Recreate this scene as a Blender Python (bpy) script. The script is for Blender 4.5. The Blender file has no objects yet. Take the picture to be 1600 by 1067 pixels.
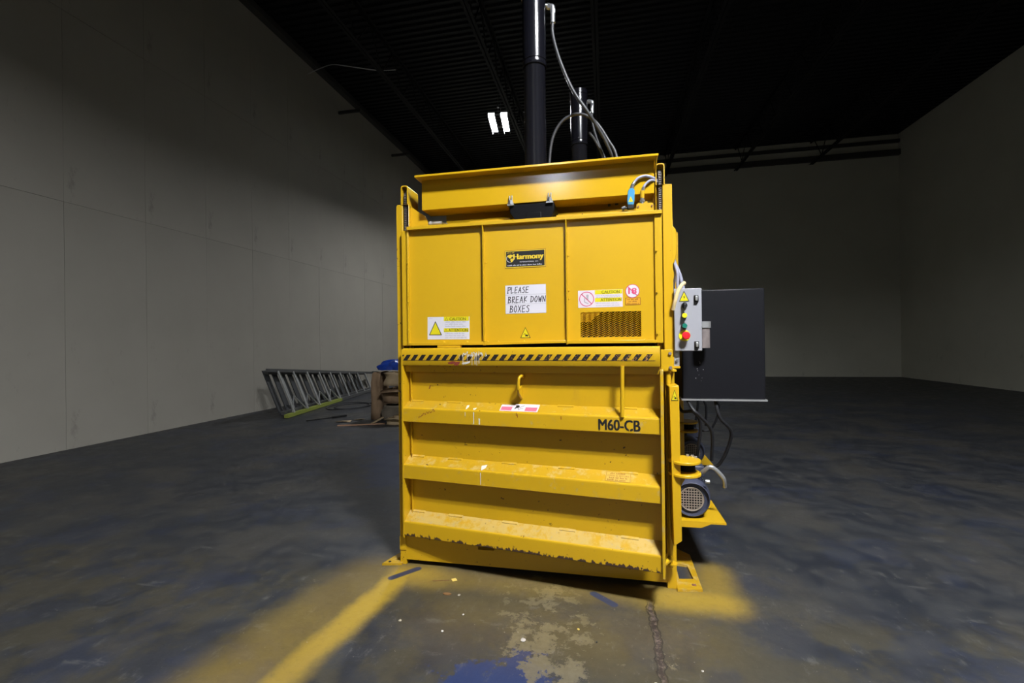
import bpy, math, random
from mathutils import Vector, Matrix

random.seed(7)
PI = math.pi
SC = bpy.context.scene
COL = SC.collection

# ------------------------------------------------------------------ camera, world, exposure
cam_d = bpy.data.cameras.new('camera')
cam_d.sensor_width = 36.0
cam_d.lens = 710.67 / 1600.0 * 36.0
cam_d.clip_start = 0.02
cam = bpy.data.objects.new('camera', cam_d)
COL.objects.link(cam)
YAW, PITCH, ROLL = 0.2023, 0.0013, -0.0124
_f = Vector((-math.sin(YAW) * math.cos(PITCH), math.cos(YAW) * math.cos(PITCH), math.sin(PITCH)))
_r0 = Vector((math.cos(YAW), math.sin(YAW), 0))
_u0 = _r0.cross(_f)
_r = _r0 * math.cos(ROLL) + _u0 * math.sin(ROLL)
_u = _u0 * math.cos(ROLL) - _r0 * math.sin(ROLL)
cam.matrix_world = Matrix(((_r.x, _u.x, -_f.x, 0.4906), (_r.y, _u.y, -_f.y, -2.8973), (_r.z, _u.z, -_f.z, 1.5083), (0, 0, 0, 1)))
SC.camera = cam

world = bpy.data.worlds.new('warehouse_air')
SC.world = world
world.use_nodes = True
world.node_tree.nodes['Background'].inputs[0].default_value = (0.75, 0.82, 1.0, 1)
world.node_tree.nodes['Background'].inputs[1].default_value = 0.007
SC.view_settings.view_transform = 'Standard'
SC.view_settings.look = 'None'
SC.view_settings.gamma = 1.0
SC.view_settings.use_curve_mapping = False
SC.view_settings.exposure = 0.0
LAMP_STRENGTH = 760.0            # the LED panels of every ceiling light
# x, y, z, turn, gain, depth of the side baffles, added to cut light off the upper wall
LAMPS = [(-2.69, 11.08, 8.4, 7.0, 0.66, 0.100), (2.3, -3.2, 6.0, 90.0, 1.22, 0.02), (-1.5, -16.0, 8.4, 0.0, 0.30, 0.02)]

# ------------------------------------------------------------------ node helpers
class NT:
    def __init__(self, name):
        self.m = bpy.data.materials.new(name)
        self.m.use_nodes = True
        self.t = self.m.node_tree
        self.b = self.t.nodes['Principled BSDF']
        self._pos = None

    def n(self, ty, **k):
        nd = self.t.nodes.new(ty)
        for a, v in k.items():
            setattr(nd, a, v)
        return nd

    def put(self, sock, v):
        if hasattr(v, 'is_output') or isinstance(v, bpy.types.NodeSocket):
            self.t.links.new(v, sock)
        elif isinstance(v, (tuple, list)) and len(v) == 3 and sock.type == 'RGBA':
            sock.default_value = (*v, 1)
        else:
            sock.default_value = v

    def math(self, op, a, b=None, c=None, clamp=False):
        nd = self.n('ShaderNodeMath', operation=op, use_clamp=clamp)
        self.put(nd.inputs[0], a)
        if b is not None:
            self.put(nd.inputs[1], b)
        if c is not None:
            self.put(nd.inputs[2], c)
        return nd.outputs[0]

    def obj(self):
        if self._pos is None:
            self._pos = self.n('ShaderNodeTexCoord').outputs['Object']
        return self._pos

    def xyz(self):
        s = self.n('ShaderNodeSeparateXYZ')
        self.put(s.inputs[0], self.obj())
        return s.outputs

    def noise(self, scale, detail=4, rough=0.55, vec=None, stretch=None, off=None):
        v = vec or self.obj()
        if stretch or off:
            mp = self.n('ShaderNodeMapping')
            self.put(mp.inputs[0], v)
            if stretch:
                mp.inputs['Scale'].default_value = stretch
            if off:
                mp.inputs['Location'].default_value = off
            v = mp.outputs[0]
        nd = self.n('ShaderNodeTexNoise')
        nd.inputs['Scale'].default_value = scale
        nd.inputs['Detail'].default_value = detail
        nd.inputs['Roughness'].default_value = rough
        self.put(nd.inputs['Vector'], v)
        return nd.outputs['Fac']

    def ramp(self, v, lo, hi, a=0.0, b=1.0):
        nd = self.n('ShaderNodeMapRange', interpolation_type='SMOOTHSTEP')
        self.put(nd.inputs[0], v)
        for i, x in ((1, lo), (2, hi), (3, a), (4, b)):
            self.put(nd.inputs[i], x)
        return nd.outputs[0]

    def mix(self, f, a, b):
        nd = self.n('ShaderNodeMix', data_type='RGBA')
        self.put(nd.inputs[0], f)
        self.put(nd.inputs[6], a)
        self.put(nd.inputs[7], b)
        return nd.outputs[2]

    def bump(self, h, strength=0.3, dist=0.005):
        nd = self.n('ShaderNodeBump')
        nd.inputs['Strength'].default_value = strength
        nd.inputs['Distance'].default_value = dist
        self.put(nd.inputs['Height'], h)
        self.put(self.b.inputs['Normal'], nd.outputs[0])

    def out(self, col, rough=0.5, metal=0.0, spec=0.5):
        self.put(self.b.inputs['Base Color'], col)
        self.put(self.b.inputs['Roughness'], rough)
        self.put(self.b.inputs['Metallic'], metal)
        self.put(self.b.inputs['Specular IOR Level'], spec)
        return self.m

def plain(name, col, rough=0.5, metal=0.0, var=0.12, scale=18.0, spec=0.5):
    t = NT(name)
    k = t.noise(scale)
    c = t.mix(k, tuple(x * (1 - var) for x in col), tuple(min(1, x * (1 + var)) for x in col))
    t.bump(k, 0.08, 0.002)
    return t.out(c, rough, metal, spec)

YEL = (0.56, 0.333, 0.009)
YELD = (0.50, 0.292, 0.008)
def yellow(name, chips=0.0, dust=0.0, edge=None, scuff=0.0, dimming=0.0, rough=0.30):
    """painted steel; chips: scattered paint loss, dust: pale rubbed patches, edge=(z_edge, height): paint loss along a lower edge"""
    t = NT(name)
    c = t.mix(t.noise(2.3, 3), YELD, YEL)
    if dimming:
        c = t.mix(dimming, c, (0.20, 0.115, 0.012))  # darkens upward faces in the colour, against the lamp's brightness there
    if dust:
        d = t.math('MULTIPLY', t.ramp(t.noise(16, 6, 0.7), 0.60 - 0.16 * dust, 0.70 - 0.10 * dust), 0.75)
        c = t.mix(d, c, (0.46, 0.325, 0.105))
        d2 = t.ramp(t.noise(34, 5, 0.7, off=(3, 1, 7)), 0.64 - 0.05 * dust, 0.70 - 0.05 * dust)
        c = t.mix(t.math('MULTIPLY', d2, 0.45), c, (0.34, 0.27, 0.17))
    if scuff:
        s = t.ramp(t.noise(9, 5, 0.7, stretch=(1, 1, 0.25), off=(9, 2, 2)), 0.62, 0.72)
        c = t.mix(t.math('MULTIPLY', s, scuff), c, (0.42, 0.24, 0.03))
    if chips:
        n = t.noise(46, 3, 0.6, off=(5, 5, 1))
        big = t.noise(5, 3, 0.6, off=(2, 8, 3))
        k = t.math('MULTIPLY', t.ramp(n, 0.70 - 0.05 * chips, 0.725 - 0.05 * chips), t.ramp(big, 0.48, 0.58))
        c = t.mix(k, c, (0.045, 0.022, 0.015))
    if edge:
        z = t.xyz()[2]
        n = t.noise(30, 5, 0.65, stretch=(1, 1, 0.55), off=(1, 4, 2))
        lvl = t.math('DIVIDE', t.math('SUBTRACT', z, edge[0]), edge[1])      # 0 at the edge, 1 at height
        big = t.math('MULTIPLY', t.math('SUBTRACT', t.noise(2.2, 2), 0.5), 1.0)
        k = t.ramp(t.math('ADD', t.math('SUBTRACT', n, t.math('MULTIPLY', lvl, 0.36)), t.math('MULTIPLY', big, 0.25)), 0.40, 0.44)
        c = t.mix(k, c, (0.05, 0.026, 0.02))
    t.bump(t.noise(60, 2), 0.04, 0.002)
    return t.out(c, rough)

# ------------------------------------------------------------------ mesh helpers
class MB:
    def __init__(self):
        self.v, self.f, self.mi, self.sm = [], [], [], []
        self.M = None

    def add(self, vs, fs, mat=0, smooth=False):
        o = len(self.v)
        for p in vs:
            p = Vector(p)
            self.v.append(self.M @ p if self.M else p)
        for f in fs:
            self.f.append(tuple(i + o for i in f))
            self.mi.append(mat)
            self.sm.append(smooth)

    def box(self, x0, x1, y0, y1, z0, z1, mat=0):
        self.add([(x, y, z) for x in (x0, x1) for y in (y0, y1) for z in (z0, z1)],
                 [(0, 1, 3, 2), (4, 6, 7, 5), (0, 4, 5, 1), (2, 3, 7, 6), (0, 2, 6, 4), (1, 5, 7, 3)], mat)
        return self

    def prism(self, pts, axis, a, b, mat=0):
        """polygon in the two other axes, extruded along axis from a to b"""
        def mk(p, t):
            q = list(p)
            q.insert('xyz'.index(axis), t)
            return q
        n = len(pts)
        vs = [mk(p, a) for p in pts] + [mk(p, b) for p in pts]
        fs = [tuple(range(n))[::-1], tuple(range(n, 2 * n))] + [(i, (i + 1) % n, n + (i + 1) % n, n + i) for i in range(n)]
        self.add(vs, fs, mat)
        return self

    def ring(self, outer, inner, axis, a, b, mat=0):
        def mk(p, t):
            q = list(p)
            q.insert('xyz'.index(axis), t)
            return q
        n = len(outer)
        vs = [mk(p, a) for p in outer] + [mk(p, a) for p in inner] + [mk(p, b) for p in outer] + [mk(p, b) for p in inner]
        fs = []
        for i in range(n):
            j = (i + 1) % n
            fs += [(i, j, n + j, n + i), (2 * n + i, 3 * n + i, 3 * n + j, 2 * n + j), (i, 2 * n + i, 2 * n + j, j), (n + i, n + j, 3 * n + j, 3 * n + i)]
        self.add(vs, fs, mat)
        return self

    def tube(self, path, r, seg=10, mat=0, cap=True, smooth=True):
        path = [Vector(p) for p in path]
        rs = r if isinstance(r, (list, tuple)) else [r] * len(path)
        vs, fs = [], []
        up = None
        for i, p in enumerate(path):
            d = (path[min(i + 1, len(path) - 1)] - path[max(i - 1, 0)]).normalized()
            if up is None:
                up = Vector((0, 0, 1)) if abs(d.z) < 0.9 else Vector((1, 0, 0))
            a = d.cross(up)
            if a.length < 1e-6:
                a = d.orthogonal()
            a.normalize()
            b = d.cross(a).normalized()
            up = a.cross(d) * 1.0
            for k in range(seg):
                th = 2 * PI * k / seg
                vs.append(p + (a * math.cos(th) + b * math.sin(th)) * rs[i])
        for i in range(len(path) - 1):
            for k in range(seg):
                k2 = (k + 1) % seg
                fs.append((i * seg + k, i * seg + k2, (i + 1) * seg + k2, (i + 1) * seg + k))
        self.add(vs, fs, mat, smooth)
        if cap:
            self.add(vs[:seg], [tuple(range(seg))], mat)
            self.add(vs[-seg:], [tuple(range(seg))[::-1]], mat)
        return self

    def cyl(self, p0, p1, r, seg=20, mat=0, smooth=True):
        return self.tube([p0, p1], r, seg, mat, True, smooth)

    def lathe(self, prof, seg=24, mat=0, smooth=True):
        """prof (r, z) around local z"""
        vs = [(r * math.cos(2 * PI * k / seg), r * math.sin(2 * PI * k / seg), z) for r, z in prof for k in range(seg)]
        fs = [(i * seg + k, i * seg + (k + 1) % seg, (i + 1) * seg + (k + 1) % seg, (i + 1) * seg + k) for i in range(len(prof) - 1) for k in range(seg)]
        self.add(vs, fs, mat, smooth)
        return self

    # flat print: pieces in a (u, v) sheet, local x = u, local z = v, y = -layer
    def flat(self, pts, layer=1, mat=0):
        y = -0.0008 * layer
        self.add([(p[0], y, p[1]) for p in pts], [tuple(range(len(pts)))], mat)
        return self

    def sheet(self, w, h, mat=0, th=0.0008):
        self.box(0, w, -th, 0.0004, 0, h, mat)
        return self

    def stroke(self, pts, w, layer=2, mat=0):
        pts = [Vector((p[0], p[1])) for p in pts]
        for a, b in zip(pts, pts[1:]):
            d = (b - a)
            if d.length < 1e-6:
                continue
            d.normalize()
            s = Vector((-d.y, d.x)) * w / 2
            e = d * w * 0.35
            self.flat([(a - e - s), (b + e - s), (b + e + s), (a - e + s)], layer, mat)
        return self

    def circle(self, cx, cz, r, layer=1, mat=0, seg=28, r_in=None):
        P = [(cx + r * math.cos(2 * PI * k / seg), cz + r * math.sin(2 * PI * k / seg)) for k in range(seg)]
        if r_in is None:
            return self.flat(P, layer, mat)
        Q = [(cx + r_in * math.cos(2 * PI * k / seg), cz + r_in * math.sin(2 * PI * k / seg)) for k in range(seg)]
        for k in range(seg):
            j = (k + 1) % seg
            self.flat([P[k], P[j], Q[j], Q[k]], layer, mat)
        return self

    def text(self, s, x, z, w, h, layer=2, mat=0, bold=0.0, shear=0.0):
        """letters fitted into the box w by h with its lower left corner at x, z"""
        cu = bpy.data.curves.new('lettering', 'FONT')
        cu.body = s
        cu.offset = bold
        cu.shear = shear
        cu.resolution_u = 3
        o = bpy.data.objects.new('lettering', cu)
        COL.objects.link(o)
        me = bpy.data.meshes.new_from_object(o.evaluated_get(bpy.context.evaluated_depsgraph_get()))
        xs = [v.co.x for v in me.vertices]
        ys = [v.co.y for v in me.vertices]
        sx, sy = w / (max(xs) - min(xs)), h / (max(ys) - min(ys))
        y = -0.0008 * layer
        self.add([(x + (v.co.x - min(xs)) * sx, y, z + (v.co.y - min(ys)) * sy) for v in me.vertices], [tuple(p.vertices) for p in me.polygons], mat)
        bpy.data.objects.remove(o)
        bpy.data.curves.remove(cu)
        bpy.data.meshes.remove(me)
        return self

    def scribble(self, x0, x1, z, h, layer=2, mat=0, rnd=random):
        """small print too fine to read: word-long runs of little marks"""
        x = x0
        while x < x1 - h:
            n = rnd.randint(3, 8)
            for _ in range(n):
                if x > x1 - h * 0.5:
                    break
                hh = h * rnd.choice((0.62, 0.62, 0.7, 1.0))
                self.flat([(x, z), (x + h * 0.36, z), (x + h * 0.36, z + hh), (x, z + hh)], layer, mat)
                x += h * 0.55
            x += h * 0.6
        return self

def build(name, mb, mats, parent=None, loc=None, bevel=0.0, kind=None, label=None):
    me = bpy.data.meshes.new(name)
    me.from_pydata([tuple(v) for v in mb.v], [], mb.f)
    if not isinstance(mats, (list, tuple)):
        mats = [mats]
    for m in mats:
        me.materials.append(m)
    me.polygons.foreach_set('material_index', mb.mi)
    me.polygons.foreach_set('use_smooth', mb.sm)
    me.update()
    me.set_sharp_from_angle(angle=math.radians(38))
    o = bpy.data.objects.new(name, me)
    COL.objects.link(o)
    if parent is not None:
        o.parent = parent
    if loc:
        o.location = loc
    if bevel:
        md = o.modifiers.new('bevel', 'BEVEL')
        md.width = bevel
        md.segments = 2
        md.limit_method = 'ANGLE'
        md.angle_limit = math.radians(50)
    if kind:
        o['kind'] = kind
    if label:
        o['label'] = label
    return o

def tag(o, label, cat, group=None):
    o['label'] = label
    o['category'] = cat
    if group:
        o['group'] = group
    return o

def thing(name, label, cat, loc=(0, 0, 0), rz=0.0, group=None):
    o = bpy.data.objects.new(name, None)
    o.empty_display_size = 0.1
    COL.objects.link(o)
    o.location = loc
    o.rotation_euler = (0, 0, rz)
    return tag(o, label, cat, group)

def spline(pts, n=8):
    """Catmull-Rom through the points"""
    P = [Vector(p) for p in pts]
    P = [P[0] * 2 - P[1]] + P + [P[-1] * 2 - P[-2]]
    out = []
    for i in range(1, len(P) - 2):
        for k in range(n):
            t = k / n
            a, b, c, d = P[i - 1], P[i], P[i + 1], P[i + 2]
            out.append(0.5 * ((2 * b) + (c - a) * t + (2 * a - 5 * b + 4 * c - d) * t * t + (3 * b - a - 3 * c + d) * t ** 3))
    out.append(P[-2])
    return out

# ------------------------------------------------------------------ materials
M = {}
M['yellow'] = yellow('yellow_paint', chips=0.2)
M['yellow_gate'] = yellow('yellow_paint_sheet', chips=0.0)
M['yellow_chipped'] = yellow('yellow_paint_chipped', chips=0.55, scuff=0.3)
M['yellow_rib'] = yellow('yellow_paint_rib', chips=0.55, dust=0.25)
M['yellow_dusty'] = yellow('yellow_paint_rubbed', chips=0.3, dust=0.75, dimming=0.35)
M['yellow_top'] = yellow('yellow_paint_rib_top', chips=0.3, dust=0.35, dimming=0.4)
M['yellow_glossy'] = yellow('yellow_paint_fresh_gloss', rough=0.16)
M['yellow_very_dusty'] = yellow('yellow_paint_rubbed_hard', chips=0.5, dust=1.5, dimming=0.35)
M['yellow_low'] = yellow('yellow_paint_worn_edge', chips=0.8, edge=(0.215, 0.05))
M['yellow_edge'] = yellow('yellow_paint_edges', chips=2.2, scuff=0.6)
M['black_gloss'] = plain('black_cylinder_paint', (0.006, 0.006, 0.009), 0.20, 0.0)
M['black'] = plain('black_paint', (0.004, 0.004, 0.005), 0.5, spec=0.12)
M['black_steel'] = plain('black_tank_paint', (0.007, 0.007, 0.009), 0.45, spec=0.2)
M['rubber'] = plain('hose_rubber', (0.035, 0.035, 0.038), 0.42)
M['chrome'] = plain('bright_plated_steel', (0.62, 0.63, 0.66), 0.28, 0.9)
M['zinc'] = plain('zinc_steel', (0.50, 0.50, 0.50), 0.38, 0.7)
M['chain'] = plain('oily_chain_steel', (0.035, 0.03, 0.028), 0.45, 0.3)
M['chain_pin'] = plain('chain_pin_steel', (0.30, 0.27, 0.25), 0.4, 0.5)
M['rubber_dark'] = plain('dark_hose_rubber', (0.012, 0.012, 0.014), 0.5, spec=0.3)
M['rust'] = plain('rusty_steel', (0.18, 0.075, 0.04), 0.75, 0.1, 0.4, 40)
M['worn_steel'] = plain('bare_worn_steel', (0.24, 0.20, 0.19), 0.5, 0.4, 0.5, 22)
M['box_grey'] = plain('control_box_grey', (0.30, 0.30, 0.325), 0.42, 0.0, 0.03)
M['conduit'] = plain('grey_conduit', (0.30, 0.30, 0.38), 0.40)
M['plastic_black'] = plain('black_plastic', (0.014, 0.014, 0.014), 0.35)
M['btn_yellow'] = plain('yellow_button', (0.80, 0.72, 0.02), 0.3)
M['btn_green'] = plain('green_button', (0.01, 0.16, 0.11), 0.3)
M['btn_red'] = plain('red_button', (0.72, 0.02, 0.03), 0.25)
M['cream'] = plain('cream_cable_wrap', (0.70, 0.55, 0.28), 0.5)
M['blue_switch'] = plain('blue_switch_plastic', (0.04, 0.25, 0.46), 0.35)
M['motor_blue'] = plain('blue_grey_motor_paint', (0.046, 0.050, 0.078), 0.40, 0.0, 0.25, 8)
M['grille_dust'] = plain('dusty_fan_guard', (0.24, 0.195, 0.155), 0.6)
M['dark'] = plain('dark_void', (0.006, 0.006, 0.006), 0.9)  # near black, drawn for the shade inside openings
# print
P_WHITE = plain('print_white', (0.58, 0.56, 0.61), 0.35, 0, 0.02)
P_PINKW = plain('print_pinkish_white', (0.60, 0.53, 0.57), 0.35, 0, 0.02)
P_YEL = plain('print_yellow', (0.62, 0.53, 0.01), 0.35, 0, 0.02)
P_BLK = plain('print_black', (0.012, 0.012, 0.012), 0.4, 0, 0.1)
P_INK = plain('marker_ink', (0.014, 0.013, 0.017), 0.5, 0, 0.2)
P_GREY = plain('print_grey', (0.36, 0.35, 0.38), 0.5, 0, 0.1)
P_OLIVE = plain('print_olive', (0.16, 0.135, 0.003), 0.45, 0, 0.1)
P_RED = plain('print_red', (0.55, 0.05, 0.14), 0.4, 0, 0.1)
P_PINK = plain('print_faded_red', (0.74, 0.12, 0.18), 0.4, 0, 0.2, 60)
P_GOLD = plain('print_gold', (0.64, 0.45, 0.03), 0.35, 0, 0.05)
P_ORANGE = plain('print_orange', (0.62, 0.30, 0.01), 0.45, 0, 0.05)
P_BROWN = plain('print_brown', (0.22, 0.08, 0.005), 0.45, 0, 0.05)
P_DRIP = plain('white_paint_drip', (0.62, 0.57, 0.50), 0.4, 0, 0.05)
P_SMEAR = plain('red_brown_smear', (0.20, 0.035, 0.02), 0.5, 0, 0.4, 60)

def worn_print(name):
    t = NT(name)
    n = t.noise(70, 5, 0.7)
    x = t.xyz()[0]
    wear = t.ramp(t.math('ADD', n, t.math('MULTIPLY', x, 0.07)), 0.63, 0.70)
    return t.out(t.mix(wear, (0.014, 0.011, 0.010), (0.34, 0.17, 0.05)), 0.45)
P_HAZ = worn_print('worn_black_stripe')

# ------------------------------------------------------------------ room shell
def floor_material():
    t = NT('painted_concrete_floor')
    X, Y, Z = t.xyz()
    sub = lambda a, b: t.math('SUBTRACT', a, b)
    add = lambda a, b: t.math('ADD', a, b)
    mul = lambda a, b: t.math('MULTIPLY', a, b)
    def seg(ax, ay, bx, by):
        """distance to a segment on the floor"""
        dx, dy = bx - ax, by - ay
        L2 = dx * dx + dy * dy
        px, py = sub(X, ax), sub(Y, ay)
        h = t.math('DIVIDE', add(mul(px, dx), mul(py, dy)), L2, clamp=True)
        ex, ey = sub(px, mul(h, dx)), sub(py, mul(h, dy))
        return t.math('SQRT', add(mul(ex, ex), mul(ey, ey)))
    n1 = t.noise(1.1, 5, 0.6)
    n2 = t.noise(5.0, 7, 0.68, off=(3, 7, 0))
    n3 = t.noise(26, 6, 0.7, off=(1, 2, 0))
    base = t.mix(t.ramp(n2, 0.40, 0.62), (0.0194, 0.0214, 0.0271), (0.0330, 0.0339, 0.0359))
    base = t.mix(t.ramp(n1, 0.45, 0.62), base, t.mix(t.ramp(n3, 0.35, 0.65), (0.0364, 0.0349, 0.0339), (0.0510, 0.0476, 0.0412)))
    area = t.noise(2.6, 6, 0.65, off=(6, 9, 0))
    front = t.ramp(Y, 0.1, -0.35)
    olive = mul(mul(t.ramp(area, 0.44, 0.58), front), 0.8)
    base = t.mix(olive, base, t.mix(n3, (0.0378, 0.0326, 0.0210), (0.0619, 0.0546, 0.0367)))
    slate = mul(mul(t.ramp(area, 0.50, 0.40), front), 0.7)
    base = t.mix(slate, base, t.mix(n3, (0.0210, 0.0226, 0.0294), (0.0357, 0.0367, 0.0420)))
    # the dark blue coat that is left in patches
    blue = t.ramp(t.noise(1.6, 6, 0.62, off=(11, 4, 0)), 0.545, 0.59)
    patch = sub(1.0, t.ramp(add(seg(-0.12, -1.02, 0.10, -0.93), mul(sub(n2, 0.5), 0.95)), 0.14, 0.19))
    patch2 = sub(1.0, t.ramp(add(seg(-2.4, 3.2, -1.75, 1.9), mul(sub(n2, 0.5), 1.2)), 0.25, 0.6))
    blue = t.math('MAXIMUM', mul(blue, 0.12), t.math('MAXIMUM', mul(patch, 0.95), mul(patch2, 0.8)))
    base = t.mix(blue, base, (0.014, 0.028, 0.088))
    # pale worn-through concrete
    pm = t.math('MAXIMUM', mul(sub(1.0, t.ramp(seg(0.45, -0.55, 0.95, -0.95), 0.1, 0.5)), 0.70), t.math('MAXIMUM', sub(1.0, t.ramp(seg(0.12, -0.24, 0.22, -0.95), 0.10, 0.50)), t.math('MAXIMUM', mul(t.ramp(n1, 0.56, 0.66), 0.4), mul(sub(1.0, t.ramp(seg(-1.45, 0.3, -1.3, -0.2), 0.1, 0.5)), 0.45))))
    pale = t.ramp(add(add(mul(t.noise(7.5, 8, 0.72, off=(7, 1, 0)), 0.75), mul(t.noise(2.2, 3, 0.6, off=(4, 4, 0)), 0.25)), mul(sub(pm, 1.0), 0.20)), 0.500, 0.528)
    base = t.mix(mul(pale, 0.85), base, t.mix(n3, (0.085, 0.071, 0.042), (0.160, 0.138, 0.092)))
    # scuffs running across the room
    sc = t.ramp(t.noise(3.5, 7, 0.75, stretch=(0.7, 2.2, 1), off=(5, 3, 0)), 0.60, 0.68)
    base = t.mix(mul(sc, 0.40), base, (0.1258, 0.1221, 0.1110))
    sc2 = t.ramp(t.noise(9.0, 8, 0.8, stretch=(1.6, 0.7, 1), off=(8, 6, 0)), 0.56, 0.66)
    base = t.mix(mul(sc2, 0.5), base, (0.1110, 0.1073, 0.0962))
    # yellow overspray around the machine's foot
    w = mul(sub(n2, 0.5), 0.10)
    around = add(seg(-0.82, -0.12, 1.12, -0.10), w)
    o1 = mul(sub(1.0, t.ramp(around, 0.01, 0.24)), t.math('MAXIMUM', t.ramp(X, -0.35, -0.75, 0.42, 1.0), t.ramp(X, 0.60, 0.85, 0.42, 1.0)))
    streak = t.ramp(add(seg(-0.83, -0.14, -1.02, -1.45), w), 0.03, 0.15)
    o2 = mul(sub(1.0, streak), t.ramp(Y, -1.5, -0.3, 0.55, 1.0))
    left = add(seg(-1.02, -0.15, -1.25, -1.35), mul(sub(n1, 0.5), 0.3))
    o3 = mul(sub(1.0, t.ramp(left, 0.05, 0.36)), 0.30)
    o4 = mul(sub(1.0, t.ramp(add(seg(-0.3, -0.5, 0.8, -0.45), w), 0.02, 0.5)), 0.12)
    o5 = mul(sub(1.0, t.ramp(add(seg(1.15, 0.25, 1.1, -0.15), w), 0.02, 0.20)), 0.5)
    over = t.math('MAXIMUM', t.math('MAXIMUM', mul(o1, 0.80), o2), t.math('MAXIMUM', o3, t.math('MAXIMUM', o4, o5)))
    # things that lay here while it was sprayed left clean shapes
    bar = t.ramp(seg(-0.875, -0.185, -0.758, -0.045), 0.016, 0.032)
    sliver = t.ramp(seg(0.405, -0.140, 0.52, -0.235), 0.018, 0.028)
    over = mul(mul(over, bar), sliver)
    over = mul(over, t.ramp(n3, 0.22, 0.5, 0.72, 1.0))
    base = t.mix(mul(over, 0.92), base, (0.3700, 0.2405, 0.0237))
    clean = t.math('MAXIMUM', sub(1.0, bar), sub(1.0, sliver))
    base = t.mix(mul(clean, 0.8), base, (0.0370, 0.0407, 0.0740))
    # crumbled joint filler running towards the viewer
    jd = t.math('ABSOLUTE', add(sub(X, 0.725), mul(sub(t.noise(7, 4, 0.6, off=(2, 2, 0)), 0.5), 0.09)))
    joint = mul(sub(1.0, t.ramp(add(jd, mul(sub(n3, 0.5), 0.03)), 0.005, 0.020)), t.ramp(Y, -0.10, -0.22))
    base = t.mix(mul(joint, 0.9), base, t.mix(t.ramp(n3, 0.45, 0.66), (0.036, 0.026, 0.022), (0.16, 0.118, 0.098)))
    crack = mul(sub(1.0, t.ramp(t.math('ABSOLUTE', add(jd, -0.018)), 0.001, 0.005)), t.ramp(Y, -0.10, -0.22))
    base = t.mix(mul(crack, 0.7), base, (0.0148, 0.0118, 0.0104))
    # crumbs and specks
    sp = t.ramp(t.noise(55, 2, 0.5, off=(4, 9, 0)), 0.735, 0.76)
    base = t.mix(mul(sp, 0.6), base, (0.2960, 0.2664, 0.1998))
    h = add(mul(n3, 0.5), add(mul(pale, -0.35), mul(joint, t.math('MULTIPLY', n3, -0.8))))
    t.bump(h, 0.45, 0.006)
    return t.out(base, t.ramp(n2, 0.3, 0.7, 0.42, 0.62), 0, 0.4)

WX, BY, RX, FY, CZ = -7.3, 17.0, 11.5, -19.0, 9.24
mb = MB().box(WX - 0.2, RX + 0.2, FY, BY + 0.2, -0.2, 0.0)
build('floor', mb, floor_material(), kind='structure')

def wall_material(name, a, b):
    t = NT(name)
    n = t.noise(0.7, 5, 0.6)
    c = t.mix(n, a, b)
    X, Y, Z = t.xyz()
    # grubby marks near the ground
    g = t.math('MULTIPLY', t.ramp(t.noise(3.0, 6, 0.7, stretch=(1, 1, 0.5)), 0.60, 0.70), t.ramp(Z, 3.0, 0.6))
    c = t.mix(t.math('MULTIPLY', g, 0.35), c, tuple(x * 0.45 for x in a))
    t.bump(t.noise(25, 3), 0.05, 0.003)
    return t.out(c, 0.7, 0, 0.3)
M['wall'] = wall_material('painted_wallboard', (0.33, 0.308, 0.262), (0.42, 0.392, 0.335))
M['wall_back'] = wall_material('painted_block_wall', (0.44, 0.43, 0.355), (0.56, 0.545, 0.46))

# left wall: boards 1.22 m wide, joints recessed
wl = build('wall_left', MB().box(WX - 0.2, WX - 0.014, FY, BY + 0.2, 0, CZ), M['wall'], kind='structure')
rows = [(0.0, 3.66), (3.66, 6.5), (6.5, CZ - 0.02)]
for ri, (z0, z1) in enumerate(rows):
    m0 = None
    y = BY - 0.02
    while y > -7.5:
        if m0 is None:
            pm = MB().box(-0.014, 0, -1.216, 0, 0.002, z1 - z0 - 0.002)
            o = build('panel', pm, M['wall'], wl)
            m0 = o
        else:
            o = m0.copy()
            COL.objects.link(o)
        o.location = (WX + (0.002 if random.random() < 0.3 else 0.0), y, z0)
        y -= 1.22
build('wall_back', MB().box(WX - 0.2, RX + 0.2, BY, BY + 0.2, 0, CZ), M['wall_back'], kind='structure')
build('wall_right', MB().box(RX, RX + 0.2, FY, BY, 0, CZ), M['wall_back'], kind='structure')
build('wall_front', MB().box(WX - 0.2, RX + 0.2, FY - 0.2, FY, 0, CZ), M['wall_back'], kind='structure')
M['soffit'] = plain('dark_steel_girt', (0.045, 0.042, 0.038), 0.6)
build('trim_1', MB().box(WX, RX, BY - 0.14, BY, 8.42, 8.62), M['soffit'], kind='structure')
build('trim_2', MB().box(WX, RX, BY - 0.10, BY, 8.90, 9.02), M['soffit'], kind='structure')
build('trim_3', MB().box(WX, WX + 0.18, FY, BY, CZ - 0.16, CZ - 0.02), M['soffit'], kind='structure')

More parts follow.
